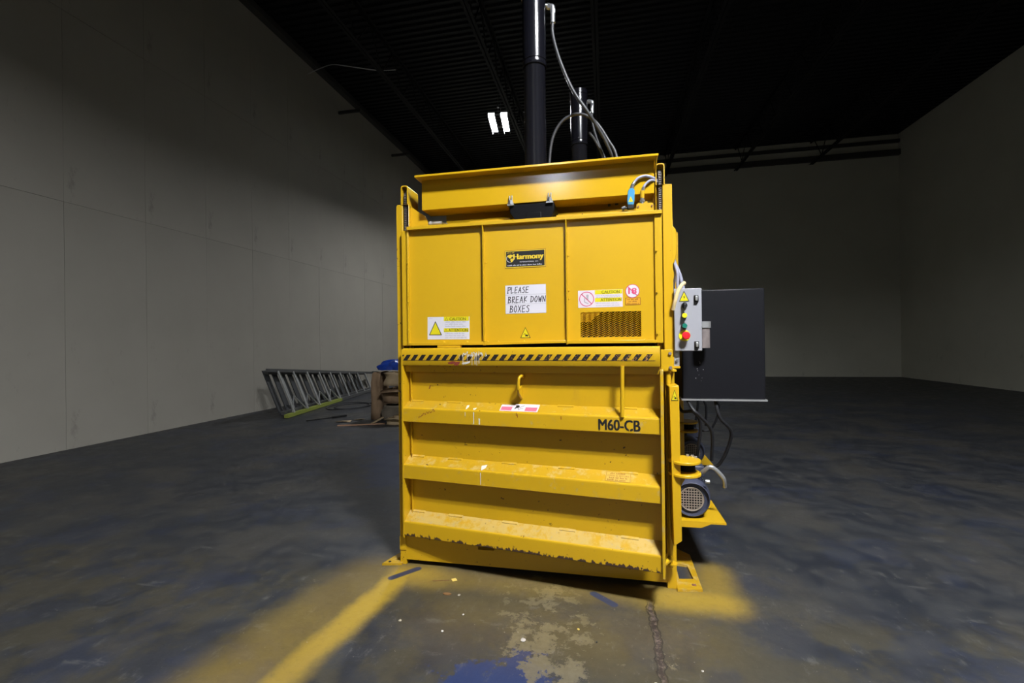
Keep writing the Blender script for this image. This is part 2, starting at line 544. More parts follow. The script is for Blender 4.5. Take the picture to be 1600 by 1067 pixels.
# roof deck: ribs run across, joists run into the depth
M['deck'] = plain('black_roof_deck', (0.010, 0.010, 0.0115), 0.5, 0.0, 0.2, 3, 0.18)
M['joist'] = plain('black_joist_paint', (0.014, 0.0135, 0.014), 0.55, 0.0, 0.3, 5, 0.15)
mb = MB()
prof = []
y = FY - 0.2
while y < BY + 0.2:
    prof += [(y, CZ + 0.045), (y + 0.075, CZ + 0.045), (y + 0.095, CZ), (y + 0.18, CZ)]
    y += 0.2
vs = [(WX - 0.2, a, b) for a, b in prof] + [(RX + 0.2, a, b) for a, b in prof]
n = len(prof)
mb.add(vs, [(i, i + 1, n + i + 1, n + i) for i in range(n - 1)])
mb.box(WX - 0.2, RX + 0.2, FY - 0.2, BY + 0.2, CZ + 0.10, CZ + 0.16)
ceiling = build('ceiling', mb, M['deck'], kind='structure')
j0 = None
for jx in (-4.95, -2.2, 0.35, 3.0, 5.75, 8.5):
    if j0 is None:
        mb = MB()
        for s in (-1, 1):
            mb.box(s * 0.012, s * 0.075, FY, BY, CZ - 0.010, CZ - 0.002).box(s * 0.012, s * 0.020, FY, BY, CZ - 0.075, CZ - 0.010)
            mb.box(s * 0.012, s * 0.075, FY, BY, 8.33, 8.338).box(s * 0.012, s * 0.020, FY, BY, 8.338, 8.40)
        j0 = build('joist', mb, M['joist'], ceiling)
        w = MB()
        y = FY + 0.3
        up = True
        while y < BY - 0.7:
            w.tube([(0, y, 8.36 if up else CZ - 0.04), (0, y + 0.6, CZ - 0.04 if up else 8.36)], 0.016, 6)
            y += 0.6
            up = not up
        w0 = build('joist_web', w, M['joist'], j0, kind='stuff')
        j0.location.x = jx
    else:
        j = j0.copy()
        COL.objects.link(j)
        j.location.x = jx
        w = w0.copy()
        COL.objects.link(w)
        w.parent = j

# ------------------------------------------------------------------ ceiling lights
t = NT('led_panel_glow')
t.b.inputs['Base Color'].default_value = (0.9, 0.9, 0.9, 1)
t.b.inputs['Emission Color'].default_value = (0.93, 0.96, 1.0, 1)
t.b.inputs['Emission Strength'].default_value = LAMP_STRENGTH
def led(strength):
    m = t.m.copy()
    m.node_tree.nodes['Principled BSDF'].inputs['Emission Strength'].default_value = strength
    return m
M['lamp_case'] = plain('lamp_case_grey', (0.35, 0.36, 0.38), 0.4)
lamp_labels = ['twin-panel white LED light hanging beyond the black cylinder',
               'twin-panel white LED light hanging in front of the nearer baler, outside the picture',
               'twin-panel white LED light far behind the viewer, outside the picture']
for k, (lx, ly, lz, rot, gain, baf) in enumerate(LAMPS):
    L = thing('ceiling_light', lamp_labels[k], 'light', (lx, ly, lz), math.radians(rot), 'twin-panel ceiling lights')
    h = MB()
    for s in (-0.19, 0.19):
        h.box(s - 0.095, s + 0.095, -0.61, 0.61, 0.062, 0.075)
        for q in (-1, 1):
            h.box(s + q * 0.095 - 0.005, s + q * 0.095 + 0.005, -0.61, 0.61, 0.045 - baf, 0.075)
            h.box(s - 0.095, s + 0.095, q * 0.61 - 0.005, q * 0.61 + 0.005, 0.03, 0.075)
    for q in (-0.4, 0.4):
        h.box(-0.30, 0.30, q - 0.03, q + 0.03, 0.075, 0.10)
    build('housing', h, M['lamp_case'], L)
    for s in (-0.19, 0.19):
        build('light_panel', MB().box(s - 0.088, s + 0.088, -0.602, 0.602, 0.045, 0.060), led(LAMP_STRENGTH * gain), L)
    for q in (-0.4, 0.4):
        build('hanging_wire', MB().tube([(0, q, 0.07), (0, q, CZ - lz + 0.02)], 0.005, 6), M['zinc'], L)
    build('hook', MB().box(-0.03, 0.03, -0.43, -0.37, 0.30, 0.38), M['chrome'], L)

# ------------------------------------------------------------------ the baler
baler = thing('vertical_baler', 'nearer big yellow steel cardboard baler with ribbed door, standing on the painted floor', 'baler', (0, 0, 0))
Y_ = M['yellow']

def frame_side(s):
    """outer post with slot for the gate chain; s=-1 left, 1 right"""
    b = MB()
    xo = -0.903 if s < 0 else 0.898
    xi = -0.857 if s < 0 else 0.843
    x0, x1 = min(xo, xi), max(xo, xi)
    b.prism([(x0, 0.0), (x1, 0.0), (x1, 2.455), (x0 + (0.008 if s < 0 else 0), 2.458), (x0, 2.445)], 'y', 0.0, 0.10)
    # inner slot jamb and back of the slot
    ji = (-0.816, -0.812) if s < 0 else (0.803, 0.807)
    b.box(ji[0], ji[1], 0.005, 0.10, 0.25, 2.455)
    b.box(min(xi, ji[0]), max(xi, ji[1]), 0.09, 0.10, 0.25, 2.455)
    return build('side_post', b, M['yellow_edge'] if s < 0 else Y_, baler, bevel=0.004)
frame_side(-1)
frame_side(1)
for x0, x1 in ((-0.890, -0.880), (0.876, 0.886)):
    build('side_panel', MB().box(x0, x1, 0.10, 0.98, 0.03, 2.40), Y_, baler)
build('back_panel', MB().box(-0.88, 0.876, 0.97, 0.98, 0.03, 2.30), Y_, baler)
build('chamber_floor', MB().box(-0.88, 0.876, 0.12, 0.97, 0.20, 0.22), M['yellow_dusty'], baler)

# base skirt with a slot
b = MB()
b.box(-0.857, -0.350, 0.0, 0.012, 0.035, 0.21)
b.box(-0.241, 0.843, 0.0, 0.012, 0.035, 0.21)
b.box(-0.350, -0.241, 0.0, 0.012, 0.035, 0.141)
b.box(-0.350, -0.241, 0.0, 0.012, 0.161, 0.21)
b.box(-0.857, 0.843, 0.012, 0.12, 0.195, 0.21)
b.box(-0.36, -0.23, 0.03, 0.034, 0.12, 0.18)
b.box(-0.903, -0.857, -0.006, 0.0, 0.10, 0.19)
build('base_skirt', b, M['yellow_chipped'], baler)
for x in (-0.70, 0.0, 0.70):
    build('base_runner', MB().box(x - 0.06, x + 0.06, 0.15, 0.95, 0.0, 0.20), M['black'], baler)

# anchor plates
b = MB().ring([(-1.016, -0.045), (-0.886, -0.02), (-0.886, 0.28), (-0.95, 0.18)], [(-0.962, 0.015), (-0.915, 0.02), (-0.912, 0.13), (-0.925, 0.09)], 'z', 0.0, 0.014)
b.cyl((-0.975, -0.012, 0.010), (-0.975, -0.012, 0.016), 0.010, 12, 1)
build('foot_plate', b, [M['yellow_dusty'], M['dark']], baler)
b = MB().ring([(0.897, -0.03), (1.043, -0.005), (1.048, 0.45), (0.897, 0.62)], [(0.925, 0.10), (1.012, 0.115), (1.004, 0.29), (0.930, 0.30)], 'z', 0.0, 0.014)
b.box(0.99, 1.015, 0.03, 0.05, 0.012, 0.016, 1)
build('foot_plate', b, [M['yellow_dusty'], M['rust']], baler)

# top beam (channel) and the beam behind it
def channel(y, x0, x1, z0, z1):
    b = MB()
    b.box(x0 + 0.02, x1 - 0.005, y, y + 0.014, z0, z1)
    b.box(x0, x1 + 0.014, y - 0.075, y + 0.30, z1, z1 + 0.014)
    b.box(x0 + 0.02, x1 - 0.005, y + 0.014, y + 0.16, z0, z0 + 0.014)
    return b
b = channel(0.0, -0.735, 0.800, 2.408, 2.606)
b.prism([(-0.06, 2.606), (0.0, 2.606), (0.0, 2.52)], 'x', 0.800, 0.808)
build('top_beam', b, M['yellow_glossy'], baler, bevel=0.0015)
b = MB().box(-0.72, 0.80, 0.50, 0.516, 2.36, 2.60).box(-0.72, 0.80, 0.40, 0.70, 2.35, 2.364).box(-0.72, 0.80, 0.35, 0.72, 2.60, 2.614)
build('rear_beam', b, Y_, baler)
b = MB().box(-0.60, 0.70, 0.16, 0.80, 2.20, 2.285).box(-0.42, -0.13, 0.12, 0.17, 2.30, 2.312)
b.box(0.20, 0.62, 0.12, 0.17, 2.30, 2.312)
b.box(-0.70, 0.78, 0.55, 0.57, 2.05, 2.35)
build('platen', b, M['black'], baler)
build('platen_bar', MB().box(0.19, 0.66, 0.06, 0.075, 2.318, 2.330), Y_, baler)
build('platen_bar', MB().box(-0.40, -0.12, 0.06, 0.075, 2.318, 2.330), Y_, baler)

# mounting block with clamp bolts
b = MB().prism([(-0.105, 2.397), (0.182, 2.397), (0.182, 2.345), (0.165, 2.300), (-0.075, 2.300), (-0.105, 2.345)], 'y', -0.01, 0.25)
b.box(0.0, 0.10, -0.012, 0.20, 2.20, 2.34)
build('mounting_block', b, M['black'], baler, bevel=0.004)
for x in (-0.098, 0.155):
    b = MB()
    for q in (-0.008, 0.008):
        b.cyl((x + q, -0.012, 2.392), (x + q, -0.012, 2.455), 0.0042, 8)
    b.cyl((x, -0.012, 2.397), (x, -0.012, 2.413), 0.020, 6, 0, False)
    b.cyl((x, -0.012, 2.413), (x, -0.012, 2.425), 0.014, 6, 0, False)
    b.box(x - 0.022, x + 0.022, -0.026, 0.02, 2.390, 2.398)
    build('clamp_bolt', b, M['chrome'], baler)

# hydraulic cylinder
CX, CY = 0.043, 0.16
b = MB()
b.M = Matrix.Translation((CX, CY, 0))
b.lathe([(0.0, 2.34), (0.098, 2.34), (0.098, 2.36), (0.074, 2.36), (0.074, 3.355), (0.079, 3.365), (0.081, 3.38), (0.079, 3.395), (0.0795, 3.40), (0.0795, 3.835), (0.084, 3.835), (0.084, 3.875), (0.0, 3.875)], 40)
cyl = build('hydraulic_cylinder', b, M['black_gloss'], baler)
for z in (3.36, 3.40):
    b = MB()
    b.M = Matrix.Translation((CX, CY, z))
    b.lathe([(0.0785, -0.004), (0.0825, 0.0), (0.0785, 0.004)], 40)
    build('weld_ring', b, M['black'], cyl)
b = MB()
b.cyl((CX + 0.07, CY + 0.02, 3.795), (0.150, 0.20, 3.795), 0.012, 10)
b.cyl((0.128, 0.19, 3.795), (0.148, 0.20, 3.795), 0.019, 6, 0, False)
b.tube(spline([(0.145, 0.20, 3.795), (0.160, 0.20, 3.795), (0.168, 0.20, 3.787), (0.168, 0.20, 3.77)], 4), 0.016, 10)
b.cyl((0.168, 0.20, 3.772), (0.168, 0.20, 3.742), 0.0185, 6, 0, False)
b.cyl((0.168, 0.20, 3.742), (0.167, 0.20, 3.680), 0.0165, 12)
build('elbow_fitting', b, M['chrome'], cyl)
b = MB().tube(spline([(0.167, 0.20, 3.70), (0.166, 0.20, 3.60), (0.211, 0.20, 3.42), (0.296, 0.21, 3.212), (0.38, 0.22, 3.08), (0.45, 0.26, 2.98), (0.52, 0.30, 2.86), (0.57, 0.33, 2.72), (0.58, 0.34, 2.45)]), 0.0115, 10)
build('hydraulic_hose', b, M['rubber'], baler, label='long black hose hanging from the top of the cylinder')
b = MB().tube(spline([(0.118, 0.3, 2.55), (0.120, 0.3, 2.766), (0.147, 0.3, 2.944), (0.221, 0.3, 3.058), (0.332, 0.3, 3.09), (0.441, 0.3, 3.025), (0.53, 0.3, 2.883), (0.584, 0.3, 2.76), (0.62, 0.3, 2.45)]), 0.0105, 10)
build('hydraulic_hose', b, M['rubber'], baler, label='black hose arching over beside the cylinder')
b = MB().tube(spline([(0.40, 0.36, 2.98), (0.45, 0.36, 2.90), (0.50, 0.36, 2.76), (0.53, 0.36, 2.45)]), 0.010, 8)
build('hydraulic_hose', b, M['rubber'], baler)

# chain housings at the post heads
def chain_unit(s):
    x0, x1 = (-0.866, -0.815) if s < 0 else (0.803, 0.856)
    b = MB()
    def u(a0, a1, zt, cut):
        r = 0.014
        p = [(a0, 2.455), (a0, zt - r)] + [(a0 + r - r * math.cos(q), zt - r + r * math.sin(q)) for q in (PI / 6, PI / 3, PI / 2)]
        p += [(a1 - r + r * math.cos(q), zt - r + r * math.sin(q)) for q in (PI / 2, PI / 3, PI / 6)] + [(a1, zt - r), (a1, 2.455)]
        return p
    outer = u(x0, x1, 2.585, 0)
    inner = u(x0 + 0.006, x1 - 0.006, 2.579, 0)
    b.ring(outer, inner, 'y', -0.004, 0.17)
    h = build('chain_housing', b, M['worn_yellow_edge'], baler)
    xm = (x0 + x1) / 2
    # sprocket
    g = MB()
    g.M = Matrix.Translation((xm, 0.075, 2.505)) @ Matrix.Rotation(PI / 2, 4, 'Y')
    nt = 14
    pts = []
    for k in range(nt):
        for dr, dt in ((0.052, -0.30), (0.062, -0.12), (0.062, 0.12), (0.052, 0.30)):
            th = 2 * PI * (k + dt) / nt
            pts.append((dr * math.cos(th), dr * math.sin(th)))
    g.prism(pts, 'z', -0.004, 0.004)
    g.cyl((0, 0, -0.018), (0, 0, 0.018), 0.014, 12)
    build('sprocket', g, M['rust'], h)
    # roller chain: down the front, over the sprocket
    c = MB()
    path = []
    z = 2.285
    while z < 2.505:
        path.append(Vector((xm, 0.013, z)))
        z += 0.0127
    for k in range(0, 16):
        a = PI - k * PI / 15
        path.append(Vector((xm, 0.075 + 0.062 * math.cos(a), 2.507 + 0.062 * math.sin(a))))
    for i in range(len(path) - 1):
        a, bb = path[i], path[i + 1]
        d = (bb - a).normalized()
        mtx = Matrix((Vector((1, 0, 0)), d, Vector((1, 0, 0)).cross(d))).transposed().to_4x4()
        mtx.translation = (a + bb) / 2
        c.M = mtx
        w = 0.0085 if i % 2 else 0.0060
        for q in (-1, 1):
            c.box(q * w - 0.001, q * w + 0.001, -0.009, 0.009, -0.0055, 0.0055)
        c.M = None
        c.cyl(a - Vector((0.010, 0, 0)), a + Vector((0.010, 0, 0)), 0.0040, 6, 1)
    build('chain', c, [M['chain'], M['chain_pin']], h, kind='stuff')
    return h
M['worn_yellow_edge'] = yellow('yellow_paint_housing', chips=0.6, dust=0.6)
chain_unit(-1)
chain_unit(1)

# side cheek on the left, spring, right bracket
build('cheek_plate', MB().prism([(-0.815, 2.29), (-0.815, 2.452), (-0.77, 2.42), (-0.715, 2.385), (-0.697, 2.350), (-0.692, 2.29)], 'y', 0.05, 0.06), Y_, baler)
build('cheek_plate', MB().box(0.792, 0.803, 0.05, 0.30, 2.25, 2.47), M['yellow_edge'], baler)
b = MB()
for k in range(15):
    x = -0.69 + k * 0.0062
    b.M = Matrix.Translation((x, 0.075, 2.336)) @ Matrix.Rotation(PI / 2, 4, 'Y')
    b.lathe([(0.013, -0.003), (0.0155, 0.0), (0.013, 0.003)], 12)
b.M = None
b.cyl((-0.70, 0.075, 2.336), (-0.60, 0.075, 2.336), 0.012, 12)
b.tube([(-0.605, 0.075, 2.336), (-0.575, 0.075, 2.330), (-0.56, 0.075, 2.322)], 0.005, 8)
build('gate_spring', b, M['zinc'], baler)

# ---- gate (upper front)
g = MB()
g.box(-0.853, -0.812, -0.030, 0.004, 1.493, 2.268)
g.box(-0.812, -0.800, -0.040, 0.030, 1.493, 2.268)
g.box(0.790, 0.833, -0.034, 0.004, 1.493, 2.268)
g.box(-0.806, 0.833, -0.052, 0.10, 2.268, 2.290)
g.box(-0.800, -0.284, -0.046, 0.030, 1.493, 1.512)
g.prism([(-0.279, 1.491), (0.250, 1.499), (0.250, 1.515), (-0.279, 1.511)], 'y', -0.048, 0.03)
g.box(0.259, 0.79, -0.046, 0.030, 1.493, 1.512)
gate = build('gate', g, M['yellow_gate'], baler, bevel=0.0015)
build('panel', MB().box(-0.800, -0.287, -0.018, -0.012, 1.510, 2.268), M['yellow_gate'], gate)
build('panel', MB().box(-0.279, 0.251, -0.020, -0.012, 1.510, 2.268), M['yellow_gate'], gate)
GX0, GX1, GZ0, GZ1 = 0.340, 0.707, 1.533, 1.689
b = MB()
b.box(0.260, GX0, -0.018, -0.012, 1.510, 2.268).box(GX1, 0.790, -0.018, -0.012, 1.510, 2.268)
b.box(GX0, GX1, -0.018, -0.012, GZ1, 2.268).box(GX0, GX1, -0.018, -0.012, 1.510, GZ0)
build('panel', b, M['yellow_gate'], gate)
for x in (-0.2835, 0.2555):
    b = MB().prism([(-0.012, 1.489), (-0.012, 2.268), (-0.052, 2.268), (-0.044, 2.235), (-0.044, 1.489)], 'x', x - 0.0005, x + 0.0065)
    b.box(x - 0.0055, x - 0.003, -0.036, -0.012, 1.489, 2.23)
    build('seam_flange', b, M['yellow_gate'], gate)
build('gate_shade_sheet', MB().box(-0.80, 0.79, 0.030, 0.034, 1.44, 2.26), M['dark'], gate)  # black sheet that paints the shade behind the seams and mesh
# expanded mesh over the opening
b = MB()
px, pz = 0.0335, 0.0130
r0 = 0
z = GZ0
while z < GZ1 - pz * 0.5:
    x = GX0
    k = 0
    while x < GX1 - 0.004:
        x2 = min(GX1, x + px / 2)
        up = (k + r0) % 2 == 0
        za, zb = (z, z + pz) if up else (z + pz, z)
        w = 0.0030
        b.add([(x, -0.016, za - w), (x2, -0.016, zb - w), (x2, -0.019, zb + w), (x, -0.019, za + w), (x, -0.010, za - w), (x2, -0.010, zb - w), (x2, -0.013, zb + w), (x, -0.013, za + w)],
              [(0, 1, 2, 3), (7, 6, 5, 4), (0, 4, 5, 1), (3, 2, 6, 7)])
        x += px / 2
        k += 1
    z += pz
    r0 += 0
build('expanded_mesh', b, M['yellow_gate'], gate, kind='stuff')
build('filler_patch', MB().prism([(GX0, 1.628), (0.405, 1.628), (0.425, 1.655), (0.470, 1.689), (GX0, 1.689)], 'y', -0.0125, -0.010), M['yellow_gate'], gate)
b = MB()
for x, zs in ((-0.806, (1.60, 1.79, 1.83, 2.02, 2.05)), (-0.293, (1.80, 1.84, 2.0)), (-0.268, (1.80, 1.83, 2.03)), (0.27, (1.78, 1.83, 2.05)), (0.80, (1.55, 1.80, 2.05))):
    for z in zs:
        b.cyl((x, -0.012, z), (x, -0.046 if abs(x) > 0.5 else -0.024, z), 0.0055, 6, 0, False)
build('bolt_heads', b, M['yellow_gate'], gate, kind='stuff')
b = MB()
for x in (-0.60, -0.44, -0.30, -0.23, -0.06, 0.20, 0.29, 0.47, 0.72):
    b.prism([(x, 1.511), (x + 0.05, 1.511), (x + 0.042, 1.517), (x + 0.008, 1.517)], 'y', -0.044, -0.018)
build('weld_tabs', b, M['yellow_gate'], gate, kind='stuff')
b = MB().box(-0.60, -0.44, -0.043, -0.01, 1.477, 1.494)
build('stop_block', b, M['yellow_gate'], gate)

def place(mb, x, z, y, tilt=0.0):
    mb.M = Matrix.Translation((x, y, z)) @ Matrix.Rotation(tilt, 4, 'Y')
    return mb
rnd = random.Random(3)
# caution sticker, left panel
b = place(MB(), -0.678, 1.533, -0.0182, 0.008)
W_, H_ = 0.293, 0.150
b.sheet(W_, H_, 0)
b.flat([(0.010, 0.028), (0.102, 0.028), (0.056, 0.123)], 1.5, 2)
b.flat([(0.018, 0.033), (0.094, 0.033), (0.056, 0.112)], 2, 1)
b.flat([(0.115, H_ - 0.028), (W_ - 0.004, H_ - 0.028), (W_ - 0.004, H_), (0.115, H_)], 1.5, 1)
b.flat([(0.115, 0.048), (W_ - 0.006, 0.048), (W_ - 0.006, 0.074), (0.115, 0.074)], 1.5, 1)
b.text('CAUTION', 0.155, H_ - 0.025, 0.112, 0.020, 2, 3)
b.text('CAUTION', 0.1566, H_ - 0.025, 0.112, 0.020, 2.1, 3)
b.text('ATTENTION', 0.148, 0.051, 0.132, 0.020, 2, 3)
b.text('ATTENTION', 0.1496, 0.051, 0.132, 0.020, 2.1, 3)
for k, z in enumerate((0.054, 0.069, 0.084)):
    b.scribble(0.126, 0.272 - 0.02 * rnd.random(), 0.150 - 0.028 - 0.014 * (k + 1) + 0.003, 0.0085, 2, 4, rnd)
for k in range(3):
    b.scribble(0.126, 0.276 - 0.02 * rnd.random(), 0.048 - 0.014 * (k + 1) + 0.001, 0.0085, 2, 4, rnd)
b.scribble(0.012, 0.034, 0.139, 0.005, 2, 4, rnd)
for x in (0.125, 0.125):
    pass
b.stroke([(0.124, H_ - 0.024), (0.134, H_ - 0.005), (0.144, H_ - 0.024), (0.124, H_ - 0.024)], 0.002, 2, 3)
b.stroke([(0.120, 0.051), (0.130, 0.070), (0.140, 0.051), (0.120, 0.051)], 0.002, 2, 3)
build('warning_sticker', b, [P_WHITE, P_YEL, P_BLK, P_OLIVE, P_GREY], gate, label='white and yellow caution sticker with a big triangle')
# caution sticker, right panel
b = place(MB(), 0.327, 1.717, -0.0182, -0.004)
W_, H_ = 0.272, 0.108
b.sheet(W_, H_, 0)
b.circle(0.053, 0.054, 0.046, 2, 2, 32, 0.0415)
b.stroke([(0.022, 0.085), (0.084, 0.023)], 0.0045, 2, 2)
b.circle(0.058, 0.074, 0.008, 1.5, 4)
b.stroke([(0.058, 0.066), (0.058, 0.052)], 0.012, 1.5, 4)
b.stroke([(0.040, 0.058), (0.040, 0.036), (0.062, 0.024)], 0.006, 1.5, 4)
b.flat([(0.104, H_ - 0.027), (W_ - 0.003, H_ - 0.027), (W_ - 0.003, H_ - 0.001), (0.104, H_ - 0.001)], 1.5, 1)
b.flat([(0.104, 0.034), (W_ - 0.006, 0.034), (W_ - 0.006, 0.058), (0.104, 0.058)], 1.5, 1)
b.text('CAUTION', 0.145, H_ - 0.024, 0.108, 0.019, 2, 3)
b.text('CAUTION', 0.1466, H_ - 0.024, 0.108, 0.019, 2.1, 3)
b.text('ATTENTION', 0.138, 0.037, 0.124, 0.018, 2, 3)
b.text('ATTENTION', 0.1396, 0.037, 0.124, 0.018, 2.1, 3)
for z in (0.070, 0.0595):
    b.scribble(0.110, 0.258, z, 0.006, 2, 4, rnd)
for z in (0.022, 0.008):
    b.scribble(0.110, 0.258, z, 0.006, 2, 4, rnd)
build('warning_sticker', b, [P_PINKW, P_YEL, P_RED, P_OLIVE, P_GREY], gate, label='white and yellow caution sticker with a red prohibition circle')
# under-18 sticker and the small framed label below it
b = place(MB(), 0.6575, 1.812, -0.0182)
b.circle(0, 0, 0.041, 1, 0, 36)
b.circle(0, 0, 0.042, 1.3, 1, 36, 0.0385)
b.text('18', -0.025, -0.018, 0.047, 0.037, 2, 1)
b.text('18', -0.022, -0.018, 0.047, 0.037, 2.05, 1)
b.stroke([(-0.028, 0.028), (0.028, -0.028)], 0.0045, 2.3, 1)
build('age_limit_sticker', b, [P_WHITE, P_RED], gate)
b = place(MB(), 0.614, 1.726, -0.0182)
b.sheet(0.091, 0.046, 0)
for q in (((0.002, 0.002), (0.089, 0.002)), ((0.089, 0.002), (0.089, 0.044)), ((0.089, 0.044), (0.002, 0.044)), ((0.002, 0.044), (0.002, 0.002))):
    b.stroke(q, 0.0030, 1.5, 1)
b.scribble(0.010, 0.080, 0.031, 0.0085, 2, 1, rnd)
b.scribble(0.018, 0.074, 0.018, 0.0085, 2, 1, rnd)
b.scribble(0.008, 0.084, 0.006, 0.0075, 2, 1, rnd)
build('framed_label', b, [P_ORANGE, P_BROWN], gate)
# maker's plate
b = place(MB(), -0.136, 1.987, -0.0202, -0.006)
W_, H_ = 0.260, 0.110
b.sheet(W_, H_, 0, 0.002)
b.box(-0.003, W_ + 0.003, -0.0012, 0.0004, -0.003, H_ + 0.003, 2)
bk = 2.7
b.flat([(0.005, 0.005), (W_ - 0.005, 0.005), (W_ - 0.005, H_ - 0.005), (0.005, H_ - 0.005)], bk, 1)
b.circle(0.032, 0.060, 0.025, 3.0, 3, 28)
b.circle(0.032, 0.060, 0.0225, 3.2, 1, 28)
b.flat([(0.012, 0.074), (0.020, 0.083), (0.034, 0.086), (0.048, 0.082), (0.050, 0.074), (0.042, 0.070), (0.038, 0.062), (0.028, 0.060), (0.022, 0.067)], 3.4, 0)
b.flat([(0.034, 0.056), (0.046, 0.060), (0.054, 0.052), (0.048, 0.040), (0.038, 0.034), (0.034, 0.046)], 3.4, 0)
for q in (0, 0.0025, 0.005):
    b.text('Harmony', 0.052 + q, 0.041, 0.194, 0.046, 3.6 + q * 20, 0)
b.text('INTERNATIONAL  INC', 0.095, 0.032, 0.120, 0.0065, 3.4, 3)
b.scribble(0.012, 0.060, 0.094, 0.0065, 3.4, 0, rnd)
b.scribble(0.014, 0.246, 0.012, 0.0075, 3.4, 3, rnd)
build('maker_plate', b, [P_GOLD, P_BLK, P_BROWN, P_WHITE], gate, label='black and gold maker plate')
# handwritten sign
HW = {
 'P': [[(0.1, 0), (0.15, 1)], [(0.0, 0.95), (0.75, 1.0), (0.8, 0.62), (0.1, 0.5)], [(-0.05, 0.02), (0.25, 0.02)]],
 'L': [[(0.1, 1), (0.0, 0.0), (0.7, 0.08)]],
 'E': [[(0.1, 1), (0.02, 0.0), (0.7, 0.05)], [(0.1, 0.98), (0.75, 1.0)], [(0.05, 0.5), (0.6, 0.55)]],
 'A': [[(0.0, 0.0), (0.45, 1.0), (0.75, 0.0)], [(0.15, 0.38), (0.7, 0.42)]],
 'S': [[(0.75, 0.92), (0.4, 1.0), (0.1, 0.78), (0.65, 0.42), (0.6, 0.1), (0.3, 0.0), (0.0, 0.12)]],
 'B': [[(0.1, 0), (0.15, 1)], [(0.05, 0.98), (0.6, 0.95), (0.65, 0.7), (0.15, 0.52), (0.75, 0.4), (0.7, 0.08), (0.0, 0.0)]],
 'R': [[(0.1, 0), (0.15, 1)], [(0.05, 0.95), (0.65, 0.98), (0.65, 0.62), (0.12, 0.5), (0.75, 0.0)]],
 'K': [[(0.1, 0), (0.15, 1)], [(0.75, 1.0), (0.12, 0.5), (0.7, 0.25)]],
 'D': [[(0.1, 0), (0.12, 1)], [(0.0, 0.98), (0.65, 0.85), (0.78, 0.45), (0.5, 0.08), (0.0, 0.0)]],
 'O': [[(0.4, 1.0), (0.05, 0.6), (0.15, 0.1), (0.5, 0.02), (0.75, 0.45), (0.6, 0.92), (0.4, 1.0)]],
 'W': [[(0.0, 1.0), (0.18, 0.0), (0.42, 0.75), (0.62, 0.0), (0.85, 1.0)]],
 'N': [[(0.08, 0.0), (0.05, 1.0), (0.7, 0.0), (0.75, 1.0)]],
 'X': [[(0.05, 1.0), (0.7, 0.0)], [(0.75, 1.0), (0.0, 0.0)]],
}
b = place(MB(), -0.138, 1.692, -0.0202, -0.004)
W_, H_ = 0.262, 0.181
for z0, z1 in ((0.0, 0.0585), (0.0605, 0.119), (0.1215, H_)):
    b.box(0, W_, -0.0012, 0.0002, z0, z1, 0)
b.box(-0.0015, W_ + 0.0015, -0.0006, 0.0003, -0.0015, H_ + 0.0015, 2)
def hand(word, x, z, cw, ch):
    for c in word:
        if c != ' ':
            for st in HW[c]:
                b.stroke([(x + p[0] * cw * 0.92 + p[1] * 0.003, z + p[1] * ch) for p in st], 0.0046, 2, 1)
            x += cw
        else:
            x += cw * 0.75
hand('PLEASE', 0.013, 0.131, 0.0240, 0.038)
hand('BREAK', 0.015, 0.068, 0.0260, 0.040)
hand('DOWN', 0.163, 0.070, 0.0255, 0.038)
hand('BOXES', 0.026, 0.008, 0.0270, 0.042)
build('handwritten_sign', b, [P_WHITE, P_INK, P_GREY], gate, label='white strip sign lettered by hand in black marker')
# pinch triangle on the middle panel
def pinch(b, w, h, yel, blk):
    b.flat([(0, 0), (w, 0), (w / 2, h)], 1, blk)
    k = 0.07
    b.flat([(w * 1.3 * k, h * 0.055), (w * (1 - 1.3 * k), h * 0.055), (w / 2, h * 0.90)], 1.5, yel)
    b.flat([(w * 0.45, h * 0.16), (w * 0.76, h * 0.14), (w * 0.74, h * 0.30), (w * 0.52, h * 0.32)], 2, blk)
    b.stroke([(w * 0.34, h * 0.32), (w * 0.46, h * 0.40), (w * 0.56, h * 0.30)], w * 0.05, 2, blk)
b = place(MB(), -0.045, 1.533, -0.0202)
pinch(b, 0.068, 0.071, 0, 1)
build('pinch_sticker', b, [P_YEL, P_BLK], gate)

